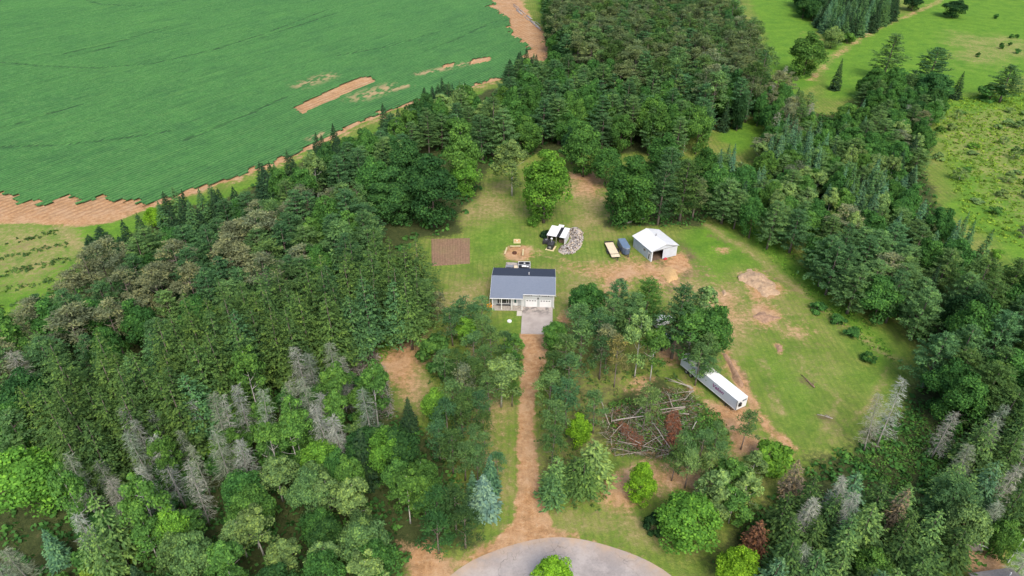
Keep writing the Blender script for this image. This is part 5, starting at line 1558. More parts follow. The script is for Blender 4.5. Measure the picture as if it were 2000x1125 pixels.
NOUN = {'lawn_maple': 'broadleaf', 'maple': 'broadleaf', 'aspen': 'aspen', 'thin': 'airy sapling', 'white_pine': 'pine', 'red_pine': 'tufted pine', 'young_pine': 'young pine', 'spruce': 'spruce', 'tall_spruce': 'spruce', 'fir': 'fir', 'dead': 'dead conifer', 'bush': 'bush'}
STAND = {'young pines between the west clearing and the drive': 'left of the drive', 'pines in the grove right of the dirt drive': 'in the grove', 'larches at the lower left of the cleared ground': 'right of the drive', 'small firs south of the brush clearing': 'south of the brush',
         'aspens in the southeast thicket': 'in the southeast thicket', 'bushes along the east yard bank': 'on the yard bank', 'tiny bushes on the top right meadow': 'on the top meadow', 'spruce trio in the west clearing': 'in the clearing trio',
         'trees of the far pine wood': 'in the far wood', 'broadleaves at the west rim of the far wood': 'at the far wood rim', 'dark trees at the foot of the far wood': 'below the far wood', 'mixed trees north of the back lawn': 'north of the lawn',
         'mixed trees between crop field and lawn': 'in the field band', 'dark spruces along the crop field edge': 'in an edge clump', 'mixed pines of the upper left wood': 'in the upper left wood', 'tall spruces of the plantation': 'in the left plantation',
         'trees at the far left edge': 'at the far left', 'dead grey spruces of the lower left stand': 'in the dead stand', 'green undergrowth trees below the dead spruces': 'below the dead stand', 'broadleaves of the bottom left wood': 'in the bottom left wood',
         'scrub at the bottom left corner': 'in the corner scrub', 'mixed trees of the eastern wood': 'in the eastern wood', 'blue green spruce clumps east of the yard': 'in an eastern clump', 'trees bordering the east yard': 'beside the east yard',
         'pines at the right edge': 'in the right wood', 'narrow firs of the southeast wood': 'in the southeast wood', 'young spruces of the top plantation': 'in the top plantation', 'dark trees left of the top plantation': 'beside the top plantation',
         'trees below the top right meadow': 'below the meadow', 'bushes scattered over the weedy right meadow': 'in the weedy meadow'}
CROWD = []
ORD = ['first', 'second', 'third', 'fourth', 'fifth', 'sixth', 'seventh', 'eighth', 'ninth']
CARD = ['', 'one', 'two', 'three', 'four', 'five', 'six', 'seven', 'eight', 'nine']
def name_crowd():
    by = {}
    for o, lb in CROWD: by.setdefault((o.get('group'), lb), []).append(o)
    for (g, lb), os_ in by.items():
        os_.sort(key=lambda o: o.location.x / (o.location.y * math.cos(PITCH) + CAM_H * math.sin(PITCH)))
        n = len(os_)
        for i, o in enumerate(os_):
            end = '' if n == 1 or n > 9 else (', left one' if i == 0 else ', right one') if n == 2 else f', {ORD[i]} from left'
            t = lb + end
            if len(t.replace(',', '').split()) > 16: t = t.replace('middling ', '').replace(' from left', ' from left')
            if len(t.replace(',', '').split()) > 16: t = t.replace(' nearest the ', ' by the ', 1)
            if len(t.replace(',', '').split()) > 16: t = t.replace('middle of the ', 'mid ').replace(' the ', ' ')
            if len(t.replace(',', '').split()) > 16: t = t.replace(', left one', ', left').replace(', right one', ', right')
            o['label'] = ' '.join(t.split()[:99])

# ------------------------------------------------------------------ single trees of the lot and its edge
T('lawn_maple', 1066, 292, 23, 14, 'bright', 'large bright green maple standing alone in the back lawn', pick=0)
T('aspen', 1000, 278, 18, 12, 'pale', 'pale loose crowned tree on a bare trunk left of the big back maple')
T('lawn_maple', 1145, 238, 19, 13, 'leaf', 'round green maple at the top corner of the back lawn')
T('lawn_maple', 1236, 308, 21, 15, 'mid', 'broad round tree north of the barn with a lighter patch', pick=2)
T('lawn_maple', 1252, 345, 15, 8.5, 'leaf', 'lighter green tree in front of the broad tree north of the barn')
T('white_pine', 1300, 322, 19, 10, 'bluepine', 'dark pine directly behind the pole barn')
T('white_pine', 1345, 315, 19, 11, 'olive', 'olive pine right of the trees behind the barn')
T('white_pine', 1318, 290, 17, 10, 'bluepine', 'tall dark pine above the barn roof line')
T('red_pine', 1365, 350, 13, 8, 'wood', 'grey green pine at the east end of the trees behind the barn')
T('lawn_maple', 1300, 265, 15, 12, 'mid', 'round dark broadleaf above the pines behind the barn')
T('lawn_maple', 898, 245, 22, 13, 'leaf', 'tall green maple at the northwest edge of the back lawn', pick=1)
T('lawn_maple', 905, 300, 14, 9, 'bright', 'brighter lower maple against the tall northwest maple')
T('lawn_maple', 800, 280, 22, 16, 'oak', 'dark spreading oak at the left edge of the back lawn', pick=3)
T('lawn_maple', 838, 305, 22, 14, 'oak', 'dark oak nearest the garden bed', pick=2)
T('lawn_maple', 760, 330, 17, 13, 'oak', 'dark oak west of the two lawn edge oaks')
T('maple', 725, 310, 17, 13, 'mid', 'mid green broadleaf left of the dark lawn edge oaks')
T('white_pine', 960, 195, 20, 13, 'pine', 'big layered pine above the lawn with bare trunks showing')
T('white_pine', 985, 215, 18, 11, 'pine', 'second layered pine just right of the big pine above the lawn')
T('white_pine', 940, 225, 17, 10, 'bluepine', 'darker pine left of the big layered pine')
T('maple', 1120, 250, 13, 10, 'dark', 'dark low broadleaf behind the round lawn corner maple')
T('maple', 1190, 290, 13, 10, 'mid', 'mid green broadleaf between lawn corner maple and barn trees')
# left of the drive
LP = 'young pines between the west clearing and the drive'
T('young_pine', 832, 548, 12, 5.5, 'pine', 'slender young pine with a long bare trunk by the garden')
T('thin', 852, 575, 7, 6, 'brownpine', 'brownish leafless shrub beside the slender pine')
T('young_pine', 905, 585, 10, 8, 'bluepine', 'dark pine nearest the porch of the house')
T('young_pine', 940, 585, 9, 6, 'pine', 'small pine right beside the golden shrub')
T('maple', 908, 622, 8, 5.5, 'bright', 'bright green sapling among the pines west of the house')
T('young_pine', 880, 605, 10, 6, 'bluepine', 'dark pine behind the bright sapling')
T('young_pine', 940, 620, 8, 6, 'pine', 'low pine at the lawn edge southwest of the porch')
T('bush', 848, 665, 7, 8.5, 'leaf', 'round green thicket on the property edge west of the drive')
T('bush', 862, 700, 6, 6, 'mid', 'darker thicket below the round green thicket')
T('aspen', 978, 705, 12, 8.5, 'pale', 'yellow green tree on thin trunks beside the dirt drive')
T('thin', 1003, 655, 7, 5, 'leaf', 'leafy sapling at the left edge of the drive by the lawn')
T('thin', 1005, 690, 6, 3.5, 'mid', 'small leafy sapling tight against the drive')
for i, (px, py, h, w, c) in enumerate([(890, 690, 11, 6, 'olive'), (905, 715, 11, 6, 'brownpine'), (928, 705, 11, 5.5, 'olive'), (885, 745, 11, 6, 'pine'), (915, 760, 10, 5, 'olive'), (872, 790, 11, 7, 'bluepine'), (925, 840, 10, 6, 'pine'), (880, 850, 10, 6, 'olive'), (945, 805, 9, 4.5, 'olive'),
                                       (855, 830, 9, 6, 'bluepine'), (905, 870, 9, 6, 'pine'), (850, 960, 10, 7, 'oak'), (885, 960, 10, 7, 'olive2'), (905, 1000, 9, 6, 'olive2'), (850, 1010, 9, 6.5, 'oak'), (958, 640, 10, 6, 'pine'), (985, 650, 8, 5, 'bluepine'), (948, 688, 10, 6, 'olive'), (955, 735, 10, 6, 'pine'), (1000, 735, 8, 4.5, 'leaf'), (935, 770, 10, 5.5, 'bluepine'), (930, 880, 9, 5, 'pine'), (972, 885, 8, 4, 'bluepine'), (865, 690, 10, 6, 'pine'), (925, 655, 10, 6, 'pine'), (900, 780, 10, 6, 'olive')]):
    T('young_pine', px, py, h, w, c, 'thin crowned young pine in the strip between the west clearing and the drive', LP)
T('maple', 850, 765, 8, 7, 'bright', 'bright green bushy tree at the south end of the west clearing')
T('spruce', 955, 890, 9, 3.6, 'tealspruce', 'slim green spruce behind the blue spruce')
T('spruce', 943, 932, 8.5, 4.8, 'bluespruce', 'blue spruce near the foot of the dirt drive')
T('spruce', 922, 925, 8, 3.0, 'tealspruce', 'grey green spruce at the left of the blue spruce')
T('spruce', 793, 780, 8, 3.2, 'darkspruce', 'small dark spruce tip at the edge of the west clearing')
# right of the drive
RP = 'pines in the grove right of the dirt drive'
T('maple', 1150, 558, 11, 9.5, 'mid', 'dark green broadleaf at the north tip of the grove', pick=1)
T('white_pine', 1212, 545, 14, 6.5, 'bluepine', 'upright pine left of the light tips in the grove')
T('white_pine', 1270, 548, 14, 9, 'leaf', 'soft green pine at the north edge of the grove')
T('white_pine', 1240, 575, 13, 8, 'pine', 'pine at the centre of the north edge of the grove')
T('white_pine', 1335, 560, 19, 9, 'bluepine', 'tall dark pine with bare branched trunk above the semi trailer', pick=1)
T('maple', 1405, 600, 15, 9.5, 'mid', 'dense broadleaf at the east edge of the grove')
T('thin', 1385, 570, 12, 9, 'pale', 'light yellow green airy tree at the northeast of the grove')
T('aspen', 1360, 610, 14, 10, 'leaf', 'leafy aspen between the tall dark pine and the east edge')
T('white_pine', 1385, 655, 11, 7, 'pine', 'pine hanging over the middle of the semi trailer')
T('young_pine', 1372, 680, 10, 5.5, 'pine', 'green pine leaning over the rear half of the semi trailer')
T('young_pine', 1385, 700, 7, 4.5, 'bluepine', 'small pine leaning on the side of the semi trailer')
T('young_pine', 1210, 660, 13, 5.0, 'yellowbrown', 'dying yellow brown pine on a bare trunk')
T('aspen', 1255, 618, 16, 6.5, 'pale', 'slim pale birch with white trunk right of the dying pine')
T('aspen', 1285, 640, 14, 6, 'leaf', 'greener slim birch next to the pale birch')
T('young_pine', 1268, 755, 11, 5, 'pale', 'single light green pine in the middle of the felled trunks')
T('young_pine', 1466, 806, 9.5, 4.8, 'pine', 'lone small pine just south of the trailer nose')
T('maple', 1130, 815, 8, 5, 'lime', 'bright lime bush tree beside the drive in the grove')
T('young_pine', 1130, 600, 11, 7, 'pine', 'green pine right of the slab drive corner')
T('maple', 1088, 628, 8, 6.5, 'leaf', 'leafy small tree touching the right side of the slab drive')
for i, (px, py, h, w, c) in enumerate([(1108, 660, 12, 7, 'pine'), (1140, 630, 12, 7, 'pine'), (1175, 610, 13, 8, 'bluepine'), (1080, 690, 10, 6, 'olive'), (1115, 700, 11, 7, 'bluepine'), (1178, 660, 11, 6, 'bluepine'), (1075, 735, 10, 7, 'pine'), (1110, 750, 11, 7, 'bluepine'),
                                       (1165, 770, 10, 5.5, 'pine'), (1085, 790, 10, 6.5, 'pine'), (1080, 840, 9, 5.5, 'olive'), (1200, 590, 12, 7, 'pine'), (1190, 640, 12, 7, 'brownpine'), (1230, 600, 11, 6, 'pine')]):
    T('young_pine', px, py, h, w, c, 'green pine in the dense grove right of the dirt drive', RP)
LF = 'larches at the lower left of the cleared ground'
for px, py, h, w, c in [(1090, 895, 9, 3.6, 'pine'), (1120, 895, 9, 4, 'olive'), (1165, 865, 10, 5, 'pale'), (1145, 900, 9, 4, 'olive'), (1080, 930, 7, 3.5, 'bluepine')]:
    T('fir', px, py, h, w * 1.2, c, 'soft green larch beside the foot of the drive', LF)
SF = 'small firs south of the brush clearing'
for px, py, h, w, c in [(1340, 850, 10, 4.4, 'pine'), (1378, 845, 10, 4.2, 'pine'), (1405, 830, 9, 4, 'pine'), (1352, 885, 9, 4, 'pale'), (1390, 890, 8, 4, 'pale'), (1325, 870, 9, 3.8, 'olive'), (1410, 865, 9, 4, 'pine')]:
    T('young_pine', px, py, h, w * 1.1, c, 'young pine in the clump south of the brush clearing', SF)
T('lawn_maple', 1258, 910, 9, 5.2, 'lime', 'vivid lime green young maple on the sandy clearing', pick=2)
T('maple', 1362, 980, 10, 11.5, 'bright', 'wide yellow green tree at the south corner by the road', pick=3)
T('bush', 1278, 1010, 4, 3.5, 'dark', 'dark low shrub left of the wide yellow green tree')
T('bush', 1310, 1012, 3.5, 3, 'yellow', 'yellowish shrub against the wide yellow green tree')
for px, py, h, w, c in [(1410, 930, 9, 7, 'pale'), (1440, 905, 9, 7, 'leaf'), (1465, 930, 9, 6, 'pale'), (1440, 960, 8, 6, 'leaf'), (1480, 890, 7, 5, 'pale'), (1400, 960, 8, 6, 'pale')]:
    T('thin', px, py, h, w, c, 'airy light green aspen in the southeast thicket', 'aspens in the southeast thicket')
T('bush', 1518, 870, 6, 7, 'bright', 'bright bush at the end of the dirt track')
T('maple', 1452, 1078, 9, 7, 'lime', 'lime green maple at the bottom edge right of the road')
T('maple', 1080, 1096, 8, 6.5, 'lime', 'top of a lime green tree in front of the cul-de-sac')
T('fir', 1490, 1020, 8, 3.5, 'rust', 'rust red dead conifer near the road corner')
T('fir', 1768, 955, 11, 3.4, 'browndead', 'brownish dying conifer in the southeast wood')
T('maple', 1905, 985, 12, 8.5, 'pale', 'big pale fir beside the brown shed')
T('white_pine', 1880, 940, 13, 9, 'bluepine', 'blue green conifer above the brown shed')
T('maple', 25, 895, 13, 13, 'bright', 'big bright maple at the lower left edge of the photo', pick=0)
# meadow edge at the top right
T('lawn_maple', 1588, 66, 19, 18, 'leaf', 'round green tree between the two top meadows', pick=1)
T('maple', 1632, 52, 11, 11, 'pale', 'smaller round tree right of the round meadow tree')
T('bush', 1660, 62, 6, 7, 'leaf', 'low bush at the meadow path by the spruces')
T('spruce', 1645, 118, 13, 5, 'darkspruce', 'single pointed dark spruce on the meadow edge')
T('white_pine', 1750, 68, 20, 15, 'pine', 'tall pine at the near edge of the top right meadow')
T('white_pine', 1835, 95, 18, 15, 'bluepine', 'dark round topped pine right of the tall meadow pine')
T('maple', 1838, 140, 15, 16, 'oak', 'dark broadleaf below the round topped pine')
T('spruce', 1882, 143, 11, 5, 'darkspruce', 'dark spruce spire leaning at the meadow hedge')
T('white_pine', 1980, 130, 15, 13, 'bluepine', 'dark pine at the right edge by the meadow')
T('bush', 1945, 165, 7, 12, 'mid', 'rounded hedge bush at the right meadow edge')
for px, py, h, w in [(1948, 26, 4, 5), (1978, 66, 3, 3.5), (1960, 83, 4, 4), (1990, 94, 3.5, 4), (1912, 102, 3, 3.5), (1988, 66, 3, 3), (1975, 82, 2.5, 3)]:
    T('bush', px, py, h * 0.8, w * 0.75, 'mid', 'tiny dark bush dotted over the top right meadow', 'tiny bushes on the top right meadow')
T('maple', 1870, 0, 10, 16, 'dark', 'dark rounded tree cluster cut by the top edge')
T('maple', 1790, -12, 10, 13, 'dark', 'dark round tree at the top edge left of the meadow path')
for px, py, h, w, c in [(190, 445, 9, 8, 'darkspruce'), (170, 460, 7, 6, 'darkspruce'), (182, 468, 5, 7, 'bluepine')]:
    T('spruce', px, py, h, w, c, 'dark spruce in the trio standing in the west field clearing', 'spruce trio in the west clearing')
T('maple', 296, 405, 7, 7, 'lime', 'yellow green bush at the corner of the crop field')
T('dead', 28, 690, 15, 5.5, 'greydead', 'bare grey snag at the left edge of the photo')
T('dead', 668, 365, 12, 6, 'greydead', 'white bare snag behind the lawn edge oaks')
T('dead', 1532, 128, 16, 3.6, 'greydead', 'bare pointed snag at the start of the meadow path')

# ------------------------------------------------------------------ woods: filled stand by stand
def fill(poly, zt, sp, mix, group, label, seed, hrange, wrange, maxn=9999):
    P = Gpoly(poly, zt * 0.9)
    rs = random.Random(seed)
    lo = P.min(0); hi = P.max(0)
    ny = int((hi[1] - lo[1]) / (sp * 0.87)) + 1; nx = int((hi[0] - lo[0]) / sp) + 1
    out = []
    tot = sum(m[2] for m in mix)
    for j in range(ny):
        for i in range(nx):
            x = lo[0] + (i + (0.5 if j % 2 else 0)) * sp + rs.uniform(-.38, .38) * sp
            y = lo[1] + j * sp * 0.87 + rs.uniform(-.38, .38) * sp
            if not inpoly(P, np.array([x]), np.array([y]))[0]: continue
            if abs(x) > 0.622 * y + 43 or y < 50 or y > 470: continue
            out.append((x, y))
    if len(out) > maxn: out = sorted(out, key=lambda p: p[1])[:maxn]
    for x, y in out:
        r = rs.random() * tot
        for kd, c, wt in mix:
            r -= wt
            if r <= 0: break
        h = rs.uniform(*hrange.get(kd, hrange['*'])); w = rs.uniform(*wrange.get(kd, wrange['*']))
        if any((x - a) ** 2 + (y - b) ** 2 < (0.6 * q + 0.25 * w) ** 2 for a, b, q in TREES): continue
        hh = hrange.get(kd, hrange['*']); ww = wrange.get(kd, wrange['*'])
        fh = (h - hh[0]) / (hh[1] - hh[0] + 1e-6); fw = (w - ww[0]) / (ww[1] - ww[0] + 1e-6)
        size = 'tall' if fh > 0.66 else 'short' if fh < 0.33 else 'broad' if fw > 0.66 else 'slender' if fw < 0.33 else 'middling'
        mark = min(LANDMARKS, key=lambda m: (m[0] - x) ** 2 + (m[1] - y) ** 2)[2]
        o = tree(kd, x, y, h, w, c, 'x', group)
        CROWD.append((o, f'{size} {HUE[c]} {NOUN[kd]} {STAND[group]} nearest the {mark}'))

# far pine wood at the top
fill([(1062, -30), (1400, -40), (1440, 0), (1478, 50), (1495, 100), (1500, 160), (1400, 165), (1370, 170), (1290, 130), (1200, 130), (1130, 90), (1090, 60)], 20, 7.6,
     [('red_pine', 'wood', 5), ('red_pine', 'olive', 1.5), ('red_pine', 'pine', 1.5), ('red_pine', 'brownpine', 0.4), ('white_pine', 'bluepine', 2), ('maple', 'oak', 0.6)], 'trees of the far pine wood', 'olive brown pine in the far wood above the property', 1, {'*': (17, 22)}, {'*': (9, 12)})
fill([(1062, -60), (1100, -60), (1110, 60), (1130, 110), (1100, 110), (1085, 80)], 15, 7, [('maple', 'dark', 2), ('white_pine', 'bluepine', 1), ('maple', 'mid', 2)], 'broadleaves at the west rim of the far wood', 'dark tree on the west rim of the far wood', 2, {'*': (12, 17)}, {'*': (8, 12)})
fill([(1375, 170), (1500, 150), (1512, 190), (1400, 205)], 13, 6, [('maple', 'mid', 2), ('spruce', 'darkspruce', 1.5), ('maple', 'dark', 2)], 'dark trees at the foot of the far wood', 'dark tree where the far wood meets the small glade', 3, {'*': (11, 15)}, {'*': (6, 9), 'spruce': (4, 5)})
# band between the field and the lot
fill([(1090, 105), (1140, 110), (1200, 135), (1290, 135), (1370, 180), (1395, 210), (1340, 250), (1250, 230), (1190, 230), (1150, 215), (1080, 225), (1020, 230), (960, 170), (1000, 140), (1040, 130)], 15, 6.6,
     [('white_pine', 'bluepine', 3), ('white_pine', 'pine', 3), ('maple', 'mid', 2.5), ('maple', 'leaf', 1.5), ('aspen', 'leaf', 1)], 'mixed trees north of the back lawn', 'green tree in the mixed wood north of the back lawn', 4, {'*': (13, 19), 'aspen': (13, 16)}, {'*': (8, 11), 'aspen': (6, 8)})
fill([(870, 170), (960, 175), (990, 250), (940, 260), (870, 235), (800, 260), (740, 300), (680, 300), (620, 330), (580, 330), (520, 360), (480, 400), (420, 420), (440, 385), (560, 325), (640, 280), (720, 240), (800, 205)], 14, 6.2,
     [('white_pine', 'bluepine', 3), ('white_pine', 'pine', 2), ('maple', 'mid', 2), ('aspen', 'pale', 1), ('maple', 'oak', 1.5), ('aspen', 'leaf', 1)], 'mixed trees between crop field and lawn', 'green tree in the band between the crop field and the lawn', 5, {'*': (11, 16)}, {'*': (7, 10)})
ES = 'dark spruces along the crop field edge'
for i, pl in enumerate([[(308, 372), (365, 372), (375, 425), (345, 440), (310, 420)], [(365, 368), (430, 366), (432, 400), (380, 415)], [(500, 322), (545, 322), (545, 362), (505, 368)], [(552, 296), (575, 292), (580, 325), (555, 330)], [(605, 268), (680, 255), (690, 290), (640, 310), (605, 300)], [(740, 215), (792, 212), (792, 240), (745, 250)],
                        [(824, 168), (908, 158), (912, 188), (870, 200), (826, 200)], [(995, 112), (1050, 98), (1052, 125), (1000, 140)], [(1068, 102), (1085, 100), (1090, 118), (1070, 120)], [(215, 440), (275, 430), (280, 470), (225, 478)], [(445, 358), (475, 360), (470, 385), (448, 385)]]):
    fill(pl, 11, 4.3, [('spruce', 'darkspruce', 4), ('spruce', 'bluepine', 0.7)], ES, 'dark pointed spruce in a clump along the crop field edge', 20 + i, {'*': (9, 13.5)}, {'*': (4.6, 6.4)})
# upper left wood
fill([(-20, 610), (90, 555), (170, 480), (240, 450), (330, 440), (450, 425), (560, 350), (640, 335), (700, 350), (740, 400), (745, 460), (640, 490), (520, 530), (420, 560), (330, 600), (250, 640), (100, 690), (-20, 700)], 15, 6.0,
     [('white_pine', 'bluepine', 4), ('white_pine', 'pine', 2.5), ('red_pine', 'brownpine', 3), ('red_pine', 'pine', 1.5), ('maple', 'mid', 1.2), ('aspen', 'leaf', 0.8)], 'mixed pines of the upper left wood', {'white_pine': 'green pine in the upper left wood below the crop field', 'red_pine': 'pine with greyish brown needles in the upper left wood', 'maple': 'green broadleaf among pines of the upper left wood', 'aspen': 'slim leafy tree among pines of the upper left wood'}, 6, {'*': (12, 17)}, {'*': (7, 10.5), 'aspen': (6, 8)})
# tall spruce plantation
fill([(40, 740), (100, 690), (250, 645), (330, 605), (420, 565), (540, 525), (640, 490), (740, 450), (800, 440), (822, 480), (812, 555), (790, 575), (700, 575), (640, 610), (570, 640), (500, 660), (430, 690), (330, 750), (230, 810), (110, 850), (60, 820)], 20, 4.7,
     [('tall_spruce', 'olive', 5), ('tall_spruce', 'olive2', 4), ('tall_spruce', 'bluepine', 1)], 'tall spruces of the plantation', 'tall olive green spruce in the dense plantation left of the lot', 7, {'*': (17, 21)}, {'*': (6.0, 8.0)})
fill([(-30, 700), (40, 690), (60, 740), (90, 830), (60, 880), (-30, 860)], 15, 6.2, [('maple', 'mid', 2), ('white_pine', 'pine', 2), ('maple', 'oak', 1), ('red_pine', 'brownpine', 1)], 'trees at the far left edge', 'green tree at the far left edge beside the plantation', 8, {'*': (12, 16)}, {'*': (7, 10)})
# dead stand
fill([(110, 930), (160, 885), (230, 835), (330, 775), (430, 740), (520, 690), (600, 645), (660, 650), (700, 700), (740, 750), (740, 780), (690, 800), (600, 800), (560, 830), (450, 850), (400, 900), (320, 950), (270, 1010), (220, 1080), (120, 1060)], 15, 4.7,
     [('dead', 'greydead', 3), ('dead', 'greendead', 3), ('dead', 'browndead', 0.25), ('fir', 'pine', 1.2), ('aspen', 'leaf', 1.0)], 'dead grey spruces of the lower left stand', {'aspen': 'x', 'dead': 'dead grey spruce with bare branches in the lower left stand', 'fir': 'living fir among the dead grey spruces'}, 9, {'*': (10, 18)}, {'*': (3.0, 4.8), 'aspen': (5, 7)})
fill([(100, 960), (200, 900), (330, 830), (450, 760), (600, 700), (690, 720), (740, 800), (700, 850), (560, 880), (450, 920), (330, 1000), (200, 1080), (100, 1060)], 5, 5.0,
     [('bush', 'leaf', 3), ('bush', 'bright', 1), ('bush', 'mid', 4), ('bush', 'pine', 2), ('maple', 'leaf', 1), ('spruce', 'bluepine', 0.6), ('bush', 'yellow', 0.35)], 'green undergrowth trees below the dead spruces', {'bush': 'green bush growing under the dead grey spruces', 'maple': 'young broadleaf growing under the dead grey spruces', 'spruce': 'small spruce growing under the dead grey spruces'}, 10, {'*': (4, 6.5), 'maple': (6, 8), 'spruce': (5, 8)}, {'*': (4.5, 7), 'spruce': (3, 4)})
# bottom left broadleaf wood
fill([(400, 980), (470, 910), (560, 880), (690, 820), (760, 800), (840, 860), (850, 930), (830, 1000), (800, 1060), (760, 1130), (380, 1180), (200, 1180), (240, 1060), (330, 1000)], 10, 5.4,
     [('maple', 'leaf', 3), ('maple', 'mid', 3.5), ('maple', 'bright', 0.5), ('aspen', 'pale', 2.5), ('maple', 'oak', 1), ('aspen', 'leaf', 2.5), ('spruce', 'darkspruce', 0.6), ('maple', 'pine', 1.5)], 'broadleaves of the bottom left wood', {'maple': 'leafy green tree in the bottom left broadleaf wood', 'aspen': 'pale loose crowned tree in the bottom left broadleaf wood', 'spruce': 'dark spruce among the bottom left broadleaves'}, 11, {'*': (8.5, 12), 'spruce': (8, 10)}, {'*': (6, 8.5), 'aspen': (5, 6.5), 'spruce': (3.5, 4.5)})
T('maple', 755, 845, 11, 8.5, 'bright', 'bright yellow green round tree south of the west clearing', pick=1)
T('spruce', 700, 838, 12, 6, 'darkspruce', 'dark spruce left of the bright round tree')
fill([(-30, 1050), (100, 1040), (240, 1080), (260, 1180), (-30, 1190)], 7, 5.5, [('dead', 'greendead', 2), ('bush', 'yellow', 1.5), ('bush', 'leaf', 1.5), ('spruce', 'tealspruce', 1)], 'scrub at the bottom left corner', {'dead': 'pale dead spruce at the bottom left corner', 'bush': 'yellow green bush at the bottom left corner', 'spruce': 'grey green spruce at the bottom left corner'}, 12, {'*': (3, 5), 'dead': (7, 10), 'spruce': (7, 9)}, {'*': (4, 6), 'dead': (3, 4), 'spruce': (3, 4)})
# right side band
fill([(1395, 300), (1480, 318), (1505, 250), (1530, 190), (1565, 215), (1620, 225), (1660, 190), (1700, 200), (1760, 190), (1810, 210), (1840, 235), (1800, 290), (1815, 360), (1850, 420), (1890, 470), (1850, 480), (1760, 440), (1700, 440), (1620, 430), (1560, 400), (1480, 370), (1400, 320), (1370, 290)], 12, 5.6,
     [('maple', 'leaf', 2), ('maple', 'mid', 3), ('white_pine', 'pine', 2), ('spruce', 'tealspruce', 3), ('red_pine', 'brownpine', 0.9), ('aspen', 'pale', 1.2), ('dead', 'greendead', 0.25), ('spruce', 'darkspruce', 0.8)], 'mixed trees of the eastern wood', {'maple': 'green broadleaf in the mixed wood east of the yard', 'white_pine': 'soft pine in the mixed wood east of the yard', 'spruce': 'blue green young spruce in the mixed wood east of the yard', 'red_pine': 'brownish pine in the mixed wood east of the yard', 'aspen': 'pale aspen in the mixed wood east of the yard', 'dead': 'grey dead spruce in the mixed wood east of the yard'}, 13,
     {'*': (9, 13), 'spruce': (8, 12), 'dead': (10, 14)}, {'*': (6.5, 9.5), 'spruce': (3.6, 4.8), 'dead': (4, 5), 'aspen': (5, 7)})
fill([(1500, 150), (1545, 150), (1590, 200), (1585, 245), (1505, 255)], 13, 5.6, [('white_pine', 'pine', 2), ('red_pine', 'brownpine', 2), ('maple', 'mid', 1.5), ('dead', 'greydead', 0.6), ('spruce', 'darkspruce', 1)], 'mixed trees of the eastern wood', 'x', 61, {'*': (11, 15)}, {'*': (6.5, 9), 'spruce': (4, 5), 'dead': (4, 5)})
for i, pl in enumerate([[(1500, 255), (1550, 245), (1560, 300), (1510, 300)], [(1530, 280), (1610, 270), (1620, 320), (1560, 330)], [(1630, 340), (1700, 330), (1740, 400), (1680, 420)], [(1850, 455), (1925, 450), (1930, 490), (1860, 500)], [(1390, 300), (1440, 305), (1440, 335), (1400, 330)]]):
    fill(pl, 10, 3.9, [('spruce', 'tealspruce', 4), ('spruce', 'bluepine', 2)], 'blue green spruce clumps east of the yard', 'blue green pointed young spruce in an eastern clump', 40 + i, {'*': (12, 15)}, {'*': (3.8, 4.8)})
fill([(1380, 300), (1480, 375), (1560, 400), (1620, 440), (1700, 440), (1760, 445), (1850, 490), (1900, 560), (1850, 600), (1760, 560), (1690, 560), (1640, 500), (1580, 440), (1480, 400), (1400, 360)], 13, 6.0,
     [('white_pine', 'bluepine', 3), ('white_pine', 'pine', 2.5), ('maple', 'mid', 2), ('red_pine', 'brownpine', 0.6), ('spruce', 'darkspruce', 0.8)], 'trees bordering the east yard', {'white_pine': 'broad green pine bordering the east yard', 'maple': 'green broadleaf bordering the east yard', 'red_pine': 'brownish pine bordering the east yard', 'spruce': 'dark spruce bordering the east yard'}, 14, {'*': (11, 15)}, {'*': (7.5, 10.5), 'spruce': (4, 5)})
fill([(1830, 610), (1870, 590), (1900, 540), (1960, 510), (2060, 520), (2060, 800), (1990, 800), (1900, 790), (1860, 760), (1835, 690)], 14, 6.0,
     [('white_pine', 'olive', 3), ('white_pine', 'bluepine', 2.5), ('maple', 'mid', 1.2), ('maple', 'dark', 0.8), ('red_pine', 'olive', 1)], 'pines at the right edge', {'white_pine': 'tall green pine at the right edge of the photo', 'maple': 'leafy tree among the pines at the right edge', 'red_pine': 'tufted pine at the right edge of the photo'}, 15, {'*': (12, 17)}, {'*': (7.5, 10.5)})
# southeast wood of narrow firs
fill([(1480, 1040), (1530, 985), (1600, 930), (1680, 905), (1760, 925), (1840, 940), (1850, 850), (1860, 790), (1900, 790), (2060, 790), (2060, 1180), (1960, 1000), (1880, 1100), (1870, 1200), (1500, 1200)], 11, 4.3,
     [('fir', 'olive2', 4), ('fir', 'pine', 3), ('fir', 'bluepine', 1.5), ('dead', 'greydead', 1.3), ('dead', 'greendead', 0.8), ('maple', 'leaf', 0.8), ('fir', 'tealspruce', 1)], 'narrow firs of the southeast wood', {'fir': 'narrow green fir in the southeast wood', 'dead': 'dead grey fir in the southeast wood', 'maple': 'leafy tree among the narrow firs of the southeast wood'}, 16, {'*': (9, 13), 'maple': (7, 9)}, {'*': (3.8, 5.2), 'maple': (5.5, 7), 'dead': (3.4, 4.4)})
T('dead', 1762, 755, 15, 4.2, 'greydead', 'tall silvery dead fir at the east corner of the grass')
T('dead', 1732, 772, 14, 3.8, 'greydead', 'silvery dead fir just left of the tallest silvery fir')
T('fir', 1565, 905, 10, 3.6, 'browndead', 'brown grey fir on the property line by the grass')
